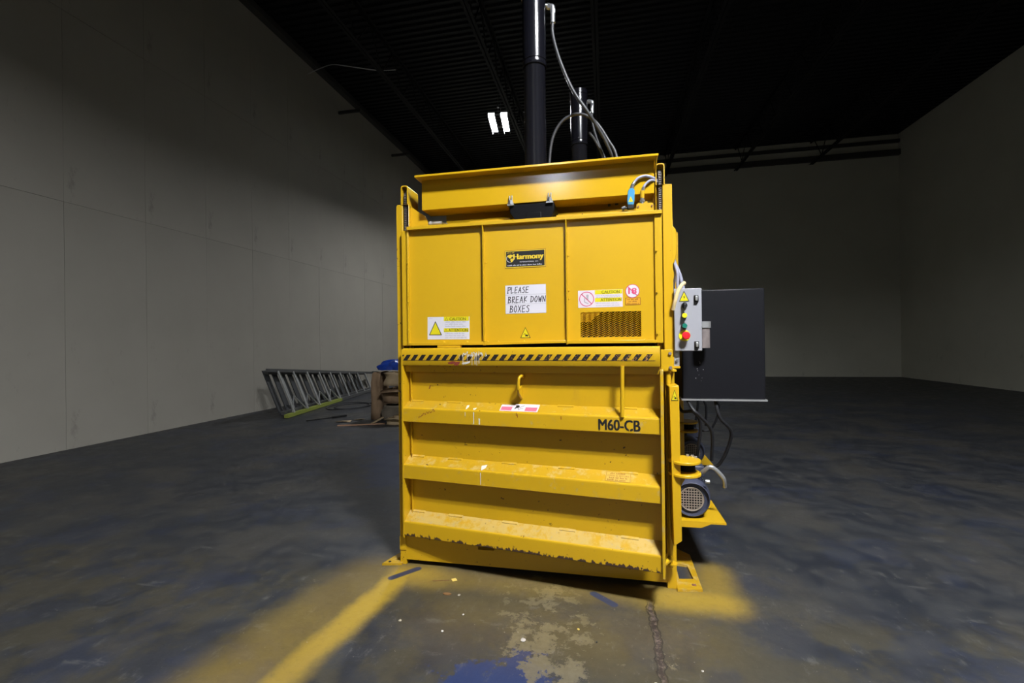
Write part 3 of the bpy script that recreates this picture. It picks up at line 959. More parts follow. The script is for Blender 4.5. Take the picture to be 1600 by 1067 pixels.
# ---- door (lower front), standing ajar: hinged left, right edge swung out
door = MB()
DL = 1.650
door.box(0.0, DL, 0.080, 0.092, 0.205, 1.470)
door.box(-0.006, 0.004, -0.002, 0.110, 0.205, 1.470)
dm = build('door', door, M['yellow_chipped'], baler)
dm.location = (-0.850, -0.050, 0)
dm.rotation_euler = (0, 0, math.radians(-7.66))
b = MB().box(DL, DL + 0.016, -0.014, 0.105, 0.195, 1.345)
build('edge_plate', b, yellow('yellow_paint_bare_edge', chips=0.8, dust=0.5), dm, bevel=0.002)
b = MB().prism([(0.092, 1.475), (0.016, 1.475), (0.006, 1.471), (0.0, 1.460), (0.0, 1.366), (0.004, 1.360), (0.030, 1.357), (0.040, 1.316), (0.092, 1.316)], 'x', 0.004, DL)
build('top_rail', b, M['yellow_chipped'], dm)
for i, (zb, zf, zi, mf, mt) in enumerate(((0.983, 1.075, 1.118, 'yellow_rib', 'yellow_top'), (0.601, 0.695, 0.742, 'yellow_rib', 'yellow_dusty'), (0.217, 0.312, 0.366, 'yellow_low', 'yellow_very_dusty'))):
    b = MB()
    prof = [(0.080, zi), (0.008, zf + 0.004), (0.002, zf), (0.0, zf - 0.007), (0.0, zb + 0.004), (0.004, zb), (0.080, zb)]
    n = len(prof)
    vs = [(0.004, p[0], p[1]) for p in prof] + [(DL, p[0], p[1]) for p in prof]
    for k in range(n):
        j = (k + 1) % n
        b.add([vs[k], vs[j], vs[n + j], vs[n + k]], [(0, 1, 2, 3)], 1 if k == 0 else 0)
    b.add(vs[:n], [tuple(range(n))])
    b.add(vs[n:], [tuple(range(n))[::-1]])
    for x in (0.02, 0.30, 0.68, 1.05, 1.42):        # weld tabs along the back edge
        b.prism([(0.080, zi), (0.066, zi - 0.008), (0.066, zi - 0.004), (0.080, zi + 0.004)], 'x', x, x + 0.10, 1)
    build('rib', b, [M[mf], M[mt]], dm)
# hazard tape
b = MB()
x = 0.010
zb, zt = 1.396, 1.432
k = 0
b.M = Matrix.Translation((0, -0.0005, 0))
b.flat([(0.006, zb - 0.003), (1.628, zb - 0.003), (1.628, zb), (0.006, zb)], 0.6, 0)
b.flat([(0.004, zt - 0.014), (0.022, zt), (0.004, zt)], 0.6, 0)
while x < 1.60:
    b.flat([(x, zb), (x + 0.032, zb), (x + 0.060, zt), (x + 0.028, zt)], 0.6, 0)
    x += 0.0572
build('hazard_stripes', b, P_HAZ, dm)
# white paint dribbles, red smear
def drip(b, x, z1, z0, w, mat=0, y=-0.0006):
    b.add([(x - w, y, z1), (x + w, y, z1 - 0.004), (x + w * 0.7, y, (z0 + z1) / 2), (x + w * 0.8, y, z0 + 0.004), (x, y, z0), (x - w * 0.8, y, z0 + 0.004), (x - w * 0.6, y, (z0 + z1) / 2)], [(6, 5, 4, 3, 2, 1, 0)], mat)
b = MB()
for x, z1, z0, w in ((0.452, 1.425, 1.365, 0.0028), (0.482, 1.44, 1.376, 0.0020), (0.515, 1.43, 1.362, 0.0018), (0.536, 1.446, 1.368, 0.0030), (0.548, 1.45, 1.361, 0.0022), (0.563, 1.455, 1.374, 0.0022), (0.585, 1.446, 1.40, 0.0020), (0.425, 1.435, 1.40, 0.0016), (0.61, 1.446, 1.42, 0.0016)):
    drip(b, x, z1, z0, w, 0, -0.0016)
for x in range(26):
    q = 0.445 + 0.0065 * x
    h = 1.428 + 0.022 * rnd.random()
    if rnd.random() < 0.75:
        b.add([(q, -0.0014, h - 0.012 * rnd.random() - 0.004), (q + 0.010, -0.0014, h - 0.006), (q + 0.008, -0.0014, h + 0.004), (q + 0.002, -0.0014, h + 0.003)], [(0, 1, 2, 3)], 0)
b.add([(0.440, -0.0014, 1.374), (0.470, -0.0014, 1.370), (0.500, -0.0014, 1.380), (0.503, -0.0014, 1.394), (0.488, -0.0014, 1.388), (0.462, -0.0014, 1.384)], [tuple(range(6))], 0)
for x, z1, z0, w in ((0.462, 1.066, 1.040, 0.0022), (0.521, 1.068, 0.990, 0.0034), (0.560, 1.030, 0.988, 0.0060), (0.563, 0.688, 0.608, 0.0024)):
    drip(b, x, z1, z0, w)
def on_top(zf, zi, x, s):       # a point on the sloping top of a rib
    return (x, 0.008 + (0.080 - 0.008) * s - 0.0006, zf + 0.004 + (zi - zf - 0.004) * s + 0.0006)
for zf, zi, pts in ((1.075, 1.118, ((0.455, 0.55), (0.470, 0.62), (0.474, 0.35), (0.462, 0.0), (0.458, 0.2))),
                    (1.075, 1.118, ((0.508, 0.2), (0.532, 0.3), (0.530, 0.1), (0.522, 0.0), (0.514, 0.05))),
                    (0.695, 0.742, ((0.556, 0.45), (0.590, 0.60), (0.588, 0.25), (0.566, -0.02), (0.560, 0.15)))):
    b.add([on_top(zf, zi, *p) for p in pts], [tuple(range(len(pts)))[::-1]], 0)
build('paint_drips', b, P_DRIP, dm, kind='stuff')
b = MB()
for pts in ([(0.34, 1.380), (0.375, 1.390), (0.40, 1.388), (0.395, 1.376), (0.372, 1.370), (0.350, 1.372)], [(0.385, 1.366), (0.402, 1.386), (0.434, 1.388), (0.425, 1.372), (0.408, 1.361)]):
    b.flat(pts, 0.8, 0)
for k in range(26):
    u = k / 25
    x, z = 0.112 + 0.125 * u + 0.01 * (rnd.random() - 0.5), 1.020 + 0.048 * u + 0.016 * (rnd.random() - 0.5)
    s = 0.003 + 0.006 * rnd.random()
    b.flat([(x, z - s * 0.5), (x + s, z), (x + s * 1.2, z + s * 0.8), (x + s * 0.2, z + s * 0.4)], 0.8, 0)
for x, z in ((0.805, 1.055), (0.812, 1.045), (1.085, 1.045)):
    b.flat([(x, z), (x + 0.005, z), (x + 0.004, z + 0.02), (x + 0.001, z + 0.02)], 0.8, 0)
b.M = Matrix.Translation((0, 0.0800, 0))
b.flat([(0.155, 1.195), (0.165, 1.20), (0.172, 1.225), (0.164, 1.222)], 0.8, 0)
build('red_smears', b, P_SMEAR, dm, kind='stuff')
# stencilled model code
b = MB()
b.M = Matrix.Translation((1.306, -0.0002, 0.996)) @ Matrix.Rotation(-0.0, 4, 'Y')
b.text('M60-CB', 0.0, 0.0, 0.233, 0.061, 1, 0)
for dx_, dz_ in ((0.0025, 0.0), (0.005, 0.0), (0.0, 0.0022), (0.005, 0.0022)):
    b.text('M60-CB', dx_, dz_, 0.231, 0.061, 1.0 + dx_ * 20 + dz_ * 30, 0)
b.flat([(0.176, -0.004), (0.181, -0.004), (0.172, 0.022), (0.168, 0.022)], 1.6, 1)
build('model_code', b, [P_BLK, M['yellow_rib']], dm)
# sloping stickers on the rib tops
def slope(zf, zi, x, s0):
    n_ang = math.atan2(zi - zf - 0.004, 0.072)
    o = Vector(on_top(zf, zi, x, s0))
    ex = Vector((1, 0, 0))
    ez = Vector((0, math.cos(n_ang), math.sin(n_ang)))
    ey = ez.cross(ex)
    m = Matrix((ex, ey, ez)).transposed().to_4x4()
    m.translation = o
    return m
b = MB()
b.M = slope(1.075, 1.118, 0.690, 0.04)
W_, H_ = 0.248, 0.074
b.sheet(W_, H_, 0)
b.flat([(0.006, 0.006), (0.078, 0.006), (0.078, 0.044), (0.006, 0.044)], 1.5, 1)
b.flat([(0.164, 0.006), (W_ - 0.008, 0.006), (W_ - 0.008, 0.044), (0.164, 0.044)], 1.5, 1)
b.scribble(0.018, 0.076, 0.054, 0.010, 1.5, 2, rnd)
b.scribble(0.168, 0.238, 0.054, 0.010, 1.5, 2, rnd)
b.flat([(0.096, 0.060), (0.116, 0.062), (0.124, 0.046), (0.114, 0.034), (0.102, 0.030)], 1.5, 3)
b.stroke([(0.100, 0.040), (0.098, 0.022)], 0.006, 1.5, 3)
b.stroke([(0.152, 0.060), (0.120, 0.034)], 0.004, 1.5, 3)
b.stroke([(0.116, 0.030), (0.126, 0.014), (0.132, 0.026), (0.150, 0.030)], 0.003, 1.5, 3)
build('danger_sticker', b, [P_PINKW, P_PINK, P_GREY, P_BLK], dm, label='faded red and white hand-crush sticker')
b = MB()
b.M = slope(0.695, 0.742, 1.340, 0.05)
W_, H_ = 0.142, 0.072
b.sheet(W_, H_, 0)
for q in (((0.002, 0.001), (0.140, 0.001)), ((0.140, 0.001), (0.140, 0.071)), ((0.140, 0.071), (0.002, 0.071)), ((0.002, 0.071), (0.002, 0.001))):
    b.stroke(q, 0.0016, 1.5, 1)
b.scribble(0.024, 0.110, 0.054, 0.012, 1.5, 1, rnd)
b.text('OPEN & SECURE', 0.010, 0.037, 0.122, 0.011, 1.5, 1)
b.scribble(0.020, 0.126, 0.021, 0.011, 1.5, 1, rnd)
b.scribble(0.012, 0.128, 0.006, 0.011, 1.5, 1, rnd)
build('instruction_label', b, [plain('print_pale_yellow', (0.46, 0.30, 0.05), 0.4, 0, 0.03), P_BROWN], dm)
# handle bar and hook
b = MB().cyl((1.446, -0.004, 1.364), (1.443, -0.004, 1.076), 0.0115, 12)
build('handle_bar', b, M['yellow_rib'], dm)
b = MB().tube(spline([(0.835, 0.078, 1.292), (0.832, 0.040, 1.298), (0.824, 0.012, 1.285), (0.820, 0.008, 1.25), (0.818, 0.012, 1.215)], 5), 0.0095, 10)
b.prism([(0.078, 1.235), (0.006, 1.215), (0.016, 1.190), (0.078, 1.150)], 'x', 0.810, 0.824)
build('door_hook', b, M['yellow_rib'], dm)

# ---- latch side of the frame
b = MB().prism([(-0.19, 1.246), (-0.05, 1.250), (-0.05, 0.35), (-0.19, 0.35)], 'x', 0, 0.052)
for i, v in enumerate(b.v):
    pass
b = MB()
b.add([(0.843, -0.19, 1.244), (0.895, -0.19, 1.252), (0.895, -0.05, 1.252), (0.843, -0.05, 1.244), (0.857, -0.19, 0.338), (0.902, -0.19, 0.372), (0.902, -0.05, 0.372), (0.857, -0.05, 0.338)],
      [(0, 3, 2, 1), (4, 5, 6, 7), (0, 1, 5, 4), (1, 2, 6, 5), (2, 3, 7, 6), (3, 0, 4, 7)])
latch = build('latch_bar', b, Y_, baler, bevel=0.004)
b = MB()
b.M = Matrix.Translation((0.852, -0.1905, 1.165))
pinch(b, 0.038, 0.064, 0, 1)
build('pinch_sticker', b, [P_YEL, P_BLK], latch)
def lug(z):
    b = MB()
    pts = [(0.928 + 0.090 * math.cos(a), -0.130 + 0.092 * math.sin(a)) for a in [k * 2 * PI / 28 for k in range(28)]]
    b.prism(pts, 'z', z, z + 0.016)
    return build('latch_plate', b, M['yellow'], latch, bevel=0.003)
lug(0.806)
lug(0.734)
b = MB().cyl((0.945, -0.09, 0.750), (0.945, -0.09, 0.806), 0.050, 20)
build('latch_hub', b, M['black'], latch)
b = MB()
for a in (0.3, 0.75, 1.2):
    x, y = 0.935 + 0.064 * math.cos(a), -0.115 + 0.064 * math.sin(a)
    b.cyl((x, y, 0.822), (x, y, 0.832), 0.009, 6, 0, False)
build('bolt_heads', b, M['zinc'], latch, kind='stuff')
build('latch_gusset', MB().prism([(0.900, 0.734), (0.935, 0.734), (0.915, 0.700), (0.900, 0.672)], 'y', -0.17, -0.158), Y_, latch)
b = MB().cyl((0.856, -0.055, 0.16), (0.856, -0.055, 1.345), 0.015, 16)
b.cyl((0.866, -0.055, 0.175), (0.866, -0.055, 0.184), 0.030, 20)
build('hinge_rod', b, Y_, baler)
b = MB().box(0.812, 0.879, -0.082, -0.02, 1.326, 1.452)
b.cyl((0.863, -0.082, 1.430), (0.863, -0.092, 1.430), 0.010, 6, 1, False)
b.cyl((0.865, -0.082, 1.346), (0.865, -0.092, 1.346), 0.010, 6, 1, False)
b.box(0.806, 0.900, -0.075, 0.0, 1.320, 1.334)
build('clamp_plate', b, [Y_, M['worn_steel']], baler, bevel=0.002)
b = MB().cyl((0.795, -0.19, 0.230), (0.856, -0.06, 0.212), 0.016, 14)
build('hinge_stub', b, Y_, baler)
b = MB().box(0.895, 0.929, 0.004, 0.05, 1.350, 1.455).box(0.880, 0.932, -0.004, 0.05, 1.338, 1.350, 2)
for z in (1.42, 1.385):
    b.cyl((0.913, 0.004, z), (0.913, -0.006, z), 0.009, 8, 1)
build('junction_block', b, [M['zinc'], M['chrome'], Y_], baler)
b = MB().prism([(0.898, 1.97), (0.912, 1.985), (0.926, 2.04), (0.926, 2.15), (0.920, 2.19), (0.898, 2.215)], 'y', 0.03, 0.12)
build('side_bracket', b, Y_, baler, bevel=0.006)

# ---- control box
cb = MB().box(0.902, 1.050, -0.020, 0.17, 1.446, 1.812)
cb.box(0.898, 1.054, -0.026, -0.014, 1.442, 1.816)
box = build('control_box', cb, M['box_grey'], baler, bevel=0.004)
b = MB()
b.M = Matrix.Translation((0.925, -0.0265, 1.738))
b.flat([(0, 0), (0.060, 0), (0.030, 0.064)], 1, 1)
b.flat([(0.006, 0.004), (0.054, 0.004), (0.030, 0.056)], 1.5, 0)
b.flat([(0.034, 0.040), (0.024, 0.024), (0.031, 0.026), (0.026, 0.010), (0.037, 0.030), (0.030, 0.028)], 2, 1)
build('voltage_sticker', b, [P_YEL, P_BLK], box)
def button(z, mat, r=0.015, x=0.953, l=0.022):
    b = MB().cyl((x, -0.026, z), (x, -0.036, z), r * 1.15, 20, 1)
    b.M = Matrix.Translation((x, -0.036, z)) @ Matrix.Rotation(PI / 2, 4, 'X')
    b.lathe([(r, 0), (r, l * 0.7), (r * 0.85, l), (0.0, l)], 20, 0)
    return b
build('push_button', button(1.653, 0), [M['btn_yellow'], M['plastic_black']], box, label='yellow push button')
build('push_button', button(1.592, 0), [M['btn_green'], M['plastic_black']], box, label='green push button')
b = MB().cyl((0.955, -0.026, 1.714), (0.955, -0.038, 1.714), 0.017, 20, 0)
b.box(0.948, 0.962, -0.058, -0.038, 1.696, 1.732, 0)
b.box(0.953, 0.957, -0.0595, -0.058, 1.716, 1.731, 1)
build('selector_switch', b, [M['plastic_black'], M['chrome']], box)
b = MB().cyl((0.955, -0.026, 1.534), (0.955, -0.029, 1.534), 0.033, 28, 1)
b.cyl((0.957, -0.029, 1.534), (0.957, -0.050, 1.534), 0.014, 16, 2)
b.M = Matrix.Translation((0.958, -0.050, 1.534)) @ Matrix.Rotation(PI / 2, 4, 'X')
b.lathe([(0.016, 0), (0.023, 0.006), (0.024, 0.014), (0.019, 0.020), (0.0, 0.022)], 24, 0)
build('emergency_stop', b, [M['btn_red'], M['btn_yellow'], M['plastic_black']], box, label='red mushroom emergency stop on a yellow disc')
for z in (1.752, 1.478):
    b = MB().box(1.010, 1.036, -0.034, -0.024, z - 0.020, z + 0.022).box(1.016, 1.030, -0.044, -0.034, z - 0.012, z + 0.016, 1)
    b.cyl((1.020, -0.026, z - 0.022), (1.020, -0.034, z - 0.026), 0.010, 10, 0)
    build('box_latch', b, [M['plastic_black'], M['zinc']], box, bevel=0.003)
for k, (x, r, dx) in enumerate(((0.930, 0.0095, 0.0), (0.944, 0.0115, 0.016), (0.925, 0.0085, -0.012))):
    b = MB().tube(spline([(0.905, 0.07 + 0.02 * k, 2.06), (0.905 + 0.3 * (x - 0.9), 0.06 + 0.02 * k, 1.99), (x, 0.05 + 0.02 * k, 1.92), (x + dx, 0.05 + 0.02 * k, 1.85), (x + dx + 0.008, 0.05 + 0.02 * k, 1.800)]), r, 10)
    build('conduit', b, M['conduit'], baler)
b = MB().tube(spline([(0.968, 0.0, 1.855), (0.945, -0.02, 1.84), (0.920, -0.035, 1.80), (0.902, -0.035, 1.74), (0.892, -0.02, 1.69)]), [0.003, 0.006] + [0.011] * 31, 8)
build('cable_wrap', b, M['cream'], baler)

# ---- interlock switch and sensor at the gate's right head
b = MB().prism([(0.683, 2.290), (0.687, 2.338), (0.698, 2.344), (0.775, 2.342), (0.786, 2.336), (0.788, 2.290)], 'y', -0.030, -0.022)
for x in (0.697, 0.777):
    b.cyl((x, -0.030, 2.322), (x, -0.036, 2.322), 0.006, 8, 1)
build('switch_bracket', b, [Y_, M['rust']], baler)
b = MB()
b.M = Matrix.Translation((0.652, -0.025, 2.335)) @ Matrix.Rotation(0.06, 4, 'Y')
b.prism([(-0.018, 0.0), (0.018, 0.0), (0.021, 0.03), (0.020, 0.085), (0.012, 0.100), (-0.010, 0.100), (-0.019, 0.085), (-0.022, 0.03)], 'y', -0.018, 0.018)
sw = build('interlock_switch', b, M['blue_switch'], baler, bevel=0.003)
b = MB()
b.M = Matrix.Translation((0.639, -0.0435, 2.352))
b.flat([(0, 0), (0.028, 0), (0.014, 0.034)], 0.4, 0)
b.flat([(0.013, 0.006), (0.015, 0.006), (0.015, 0.02), (0.013, 0.02)], 0.9, 1)
build('warning_triangle', b, [P_YEL, P_OLIVE], sw)
b = MB().box(0.634, 0.672, -0.044, -0.006, 2.312, 2.336)
b.tube([(0.640, -0.025, 2.320), (0.612, -0.03, 2.318), (0.603, -0.03, 2.308)], 0.007, 8)
build('switch_base', b, M['plastic_black'], sw, bevel=0.003)
build('switch_key', MB().cyl((0.600, -0.03, 2.318), (0.622, -0.03, 2.326), 0.009, 8, 0), M['chrome'], sw)
b = MB()
b.cyl((0.658, -0.025, 2.434), (0.667, -0.025, 2.462), 0.012, 6, 0, False)
b.cyl((0.667, -0.025, 2.462), (0.678, -0.022, 2.478), 0.010, 12, 0)
build('switch_gland', b, M['chrome'], sw)
b = MB().tube(spline([(0.676, -0.022, 2.476), (0.70, -0.02, 2.500), (0.735, -0.015, 2.511), (0.77, -0.01, 2.506), (0.81, 0.02, 2.492), (0.83, 0.09, 2.48)]), 0.0085, 10)
build('conduit', b, M['conduit'], baler)
b = MB().cyl((0.722, -0.02, 2.375), (0.723, -0.02, 2.420), 0.0125, 16)
sn = build('proximity_sensor', b, Y_, baler)
b = MB().cyl((0.722, -0.02, 2.352), (0.722, -0.02, 2.364), 0.017, 6, 0, False).cyl((0.722, -0.02, 2.340), (0.722, -0.02, 2.380), 0.011, 14)
build('sensor_nut', b, M['chrome'], sn)
b = MB()
b.cyl((0.724, -0.02, 2.418), (0.731, -0.02, 2.442), 0.011, 8, 0, False)
build('sensor_gland', b, M['chrome'], sn)
b = MB().tube(spline([(0.730, -0.02, 2.440), (0.745, -0.018, 2.462), (0.775, -0.012, 2.482), (0.81, 0.02, 2.480), (0.83, 0.09, 2.46)]), 0.0080, 10)
build('conduit', b, M['conduit'], baler)

# ---- power unit on the right flank: oil tank, motor on its shelf
b = MB().box(0.99, 1.50, 0.30, 0.86, 1.115, 1.838)
tank = build('oil_tank', b, M['black_steel'], baler, bevel=0.008)
b = MB().box(0.982, 1.508, 0.292, 0.868, 1.106, 1.117)
build('tank_edge_highlight', b, M['zinc'], tank)  # bright strip in place of the highlight along the tank's lower edge
b = MB()
for k in range(9):
    x, z = 1.075 + 0.06 * rnd.random(), 1.22 + 0.15 * rnd.random()
    b.cyl((x, 0.301, z), (x, 0.2995, z), 0.0012 + 0.0018 * rnd.random(), 8)
build('paint_specks', b, M['zinc'], tank, kind='stuff')
b = MB().cyl((1.115, 0.24, 1.455), (1.115, 0.24, 1.585), 0.038, 20, 0).cyl((1.115, 0.24, 1.585), (1.115, 0.24, 1.625), 0.045, 20, 1)
b.cyl((1.115, 0.24, 1.50), (1.115, 0.31, 1.50), 0.018, 10, 1)
build('oil_filter', b, [M['worn_steel'], M['zinc']], tank)
MX, MY, MZ = 1.024, 0.20, 0.480
def motor_part(fn):
    b = MB()
    b.M = Matrix.Translation((MX, MY, MZ)) @ Matrix.Rotation(-PI / 2, 4, 'X')      # local z into the depth
    fn(b)
    return b
mot = build('motor', motor_part(lambda b: b.lathe([(0.0, 0.02), (0.098, 0.02), (0.106, 0.0), (0.112, 0.006), (0.118, 0.035), (0.126, 0.06), (0.128, 0.14), (0.120, 0.15), (0.118, 0.46), (0.10, 0.50), (0.0, 0.50)], 36)), M['motor_blue'], baler)
def fins(b):
    for k in range(28):
        a = 2 * PI * k / 28
        m = b.M
        b.M = m @ Matrix.Rotation(a, 4, 'Z')
        b.box(0.115, 0.132, -0.003, 0.003, 0.155, 0.455)
        b.M = m
build('cooling_fins', motor_part(fins), M['motor_blue'], mot)
def guard(b):
    s = 0.0165
    for i in range(-5, 6):
        w = math.sqrt(max(0, 0.072 ** 2 - (i * s) ** 2))
        b.box(-w, w, i * s - 0.0024, i * s + 0.0024, 0.012, 0.016)
        b.box(i * s - 0.0024, i * s + 0.0024, -w, w, 0.011, 0.015)
    b.lathe([(0.070, 0.010), (0.076, 0.008), (0.076, 0.018), (0.070, 0.018)], 32)
build('fan_guard', motor_part(guard), M['grille_dust'], mot)
build('fan_void', motor_part(lambda b: b.lathe([(0.0, 0.0185), (0.080, 0.0185)], 24)), M['dark'], mot)
build('terminal_box', MB().box(1.00, 1.13, 0.34, 0.48, 0.59, 0.66), M['motor_blue'], mot, bevel=0.006)
b = MB().tube(spline([(1.08, 0.30, 0.60), (1.11, 0.24, 0.66), (1.15, 0.22, 0.69), (1.22, 0.24, 0.62), (1.24, 0.28, 0.55)]), 0.014, 10)
b.cyl((1.105, 0.19, 0.605), (1.13, 0.19, 0.605), 0.012, 10)
build('motor_pipe', b, M['zinc'], mot)
b = MB().box(0.886, 1.22, 0.16, 0.74, 0.345, 0.357)
b.prism([(0.886, 0.345), (0.886, 0.318), (1.07, 0.318), (1.13, 0.345)], 'y', 0.16, 0.172)
b.prism([(0.886, 0.345), (0.886, 0.30), (1.07, 0.30), (1.13, 0.345)], 'y', 0.70, 0.712)
build('motor_shelf', b, Y_, baler)
for k, pts in enumerate((((1.02, 0.34, 1.12), (1.05, 0.27, 1.05), (1.10, 0.27, 1.00), (1.17, 0.30, 0.90), (1.18, 0.36, 0.70)),
                         ((0.98, 0.50, 1.12), (1.0, 0.42, 1.02), (1.07, 0.36, 1.02), (1.12, 0.40, 0.92), (1.10, 0.46, 0.66)),
                         ((1.20, 0.34, 1.12), (1.22, 0.30, 1.00), (1.30, 0.34, 0.88), (1.24, 0.42, 0.66), (1.14, 0.45, 0.63)))):
    build('hydraulic_hose', MB().tube(spline(pts), 0.011, 8), M['rubber_dark'], baler)

# ---- the second, identical machine right behind
DX, DY = 0.229, 1.31
KEEP = {'side_post', 'side_panel', 'back_panel', 'base_skirt', 'base_runner', 'foot_plate', 'top_beam', 'rear_beam', 'platen', 'mounting_block', 'hydraulic_cylinder',
        'chain_housing', 'gate', 'door', 'latch_bar', 'hinge_rod', 'motor', 'motor_shelf', 'oil_tank', 'hydraulic_hose'}
SUB = {'panel', 'top_rail', 'rib', 'weld_ring', 'elbow_fitting', 'latch_plate', 'latch_hub', 'cooling_fins', 'fan_guard', 'fan_void', 'oil_filter', 'terminal_box', 'edge_plate', 'tank_edge_highlight', 'gate_shade_sheet', 'seam_flange'}
stem = lambda o: o.name.split('.')[0]
back = baler.copy()
COL.objects.link(back)
back.location = (DX, DY, 0)
tag(back, 'second yellow baler hidden behind the nearer one, only its black cylinder and right flank showing', 'baler')
for ch in list(baler.children):
    if stem(ch) in KEEP:
        c = ch.copy()
        COL.objects.link(c)
        c.parent = back
        for gch in list(ch.children):
            if stem(gch) in SUB:
                d = gch.copy()
                COL.objects.link(d)
                d.parent = c
        if stem(c) == 'door':
            c.rotation_euler = (0, 0, 0)
            c.location = (-0.850, -0.112, 0)

# ------------------------------------------------------------------ left side clutter
# stepladder on its side against the wall
M['ladder'] = plain('ladder_aluminium', (0.40, 0.40, 0.40), 0.42, 0.55, 0.2, 6)
M['ladder_dark'] = plain('ladder_rail_grey', (0.10, 0.10, 0.10), 0.5, 0.2, 0.3, 4)
M['ladder_step'] = plain('ladder_step_grey', (0.045, 0.046, 0.05), 0.55, 0.2, 0.3, 4)
M['ladder_green'] = plain('ladder_rail_lime', (0.26, 0.30, 0.05), 0.5, 0.0, 0.2, 6)
A0 = Vector((-5.93, 5.3, 0.0))
A1 = Vector((-6.92, 10.95, 0.0))
lad = thing('stepladder', 'long aluminium stepladder lying on its side against the left wall', 'ladder', tuple(A0))
along = (A1 - A0).normalized()
LEN = (A1 - A0).length
side = Vector((-along.y, along.x, 0))      # towards the wall
def lp(t, h, off=0.0):
    """point at t metres along, share h of the width, off metres towards the wall"""
    width = 1.06 - 0.082 * t
    lean = 0.36
    return along * t + Vector((0, 0, 1)) * (0.045 + h * (width - 0.05) * math.cos(lean)) + side * (h * width * math.sin(lean) + off)
def rail(t0, t1, h, off, mat, name='side_rail', lab=None):
    b = MB()
    n = 2
    for k in range(n):
        pass
    p, q = lp(t0, h, off), lp(t1, h, off)
    d = (q - p).normalized()
    s = side * 0.045
    u = Vector((0, 0, 0.035))
    vs = [p - s - u, p + s - u, p + s + u, p - s + u, q - s - u, q + s - u, q + s + u, q - s + u]
    b.add(vs, [(0, 1, 2, 3), (7, 6, 5, 4), (0, 4, 5, 1), (1, 5, 6, 2), (2, 6, 7, 3), (3, 7, 4, 0)])
    return build(name, b, mat, lad, label=lab)
rail(0.0, LEN, 1.0, 0.0, M['ladder_dark'])
rail(2.75, LEN, 0.0, 0.0, M['ladder_dark'])
rail(0.0, 2.75, 0.0, 0.0, M['ladder_green'], lab='lime green lower rail end')
rail(0.1, LEN - 0.3, 0.95, 0.11, M['ladder_dark'], 'rear_rail')
rail(0.1, LEN - 0.3, 0.05, 0.11, M['ladder_dark'], 'rear_rail')
def rung(t, off, w, skew=0.0):
    b = MB()
    p, q = lp(t + skew, 0.0, off), lp(t, 1.0, off)
    a = along * w
    s = side * 0.012
    vs = [p - a - s, p + a - s, p + a + s, p - a + s, q - a - s, q + a - s, q + a + s, q - a + s]
    b.add(vs, [(0, 1, 2, 3), (7, 6, 5, 4), (0, 4, 5, 1), (1, 5, 6, 2), (2, 6, 7, 3), (3, 7, 4, 0)])
    return b
tt = 0.30
k = 0
while tt < LEN - 0.1:
    build('step' if k % 2 == 0 else 'rear_rung', rung(tt, -0.03 if k % 2 == 0 else 0.11, 0.026 if k % 2 == 0 else 0.018), M['ladder'], lad)
    tt += 0.30
    k += 1
b = MB()
for t0, t1 in ((0.25, 0.85), (0.85, 1.45), (1.45, 2.05), (2.05, 2.65)):
    b.tube([lp(t0, 0.05, -0.02), lp((t0 + t1) / 2, 0.40, -0.02), lp(t1, 0.05, -0.02)], 0.014, 6)
build('brace', b, M['ladder'], lad)
# broad dark treads of a second ladder, added to darken the gaps
tt = 0.16
while tt < LEN - 0.5:
    build('back_ladder_step', rung(tt, 0.17, 0.085), M['ladder_step'], lad)
    tt += 0.30
build('ladder_cap', MB().box(-0.09, 0.09, -0.05, 0.05, 0.0, 0.60), M['ladder_dark'], lad, loc=tuple(along * (LEN + 0.02) + side * 0.07))

# cardboard
def card(name, a, b):
    t = NT(name)
    n = t.noise(6, 4)
    t.bump(t.noise(40, 2, stretch=(6, 1, 1)), 0.12, 0.003)
    return t.out(t.mix(n, a, b), 0.8, 0, 0.2)
M['card'] = card('brown_cardboard', (0.20, 0.132, 0.078), (0.31, 0.21, 0.128))
M['card_pale'] = card('pale_cardboard', (0.34, 0.26, 0.16), (0.45, 0.34, 0.21))
M['card_grey'] = card('grey_cardboard', (0.13, 0.11, 0.085), (0.20, 0.17, 0.13))

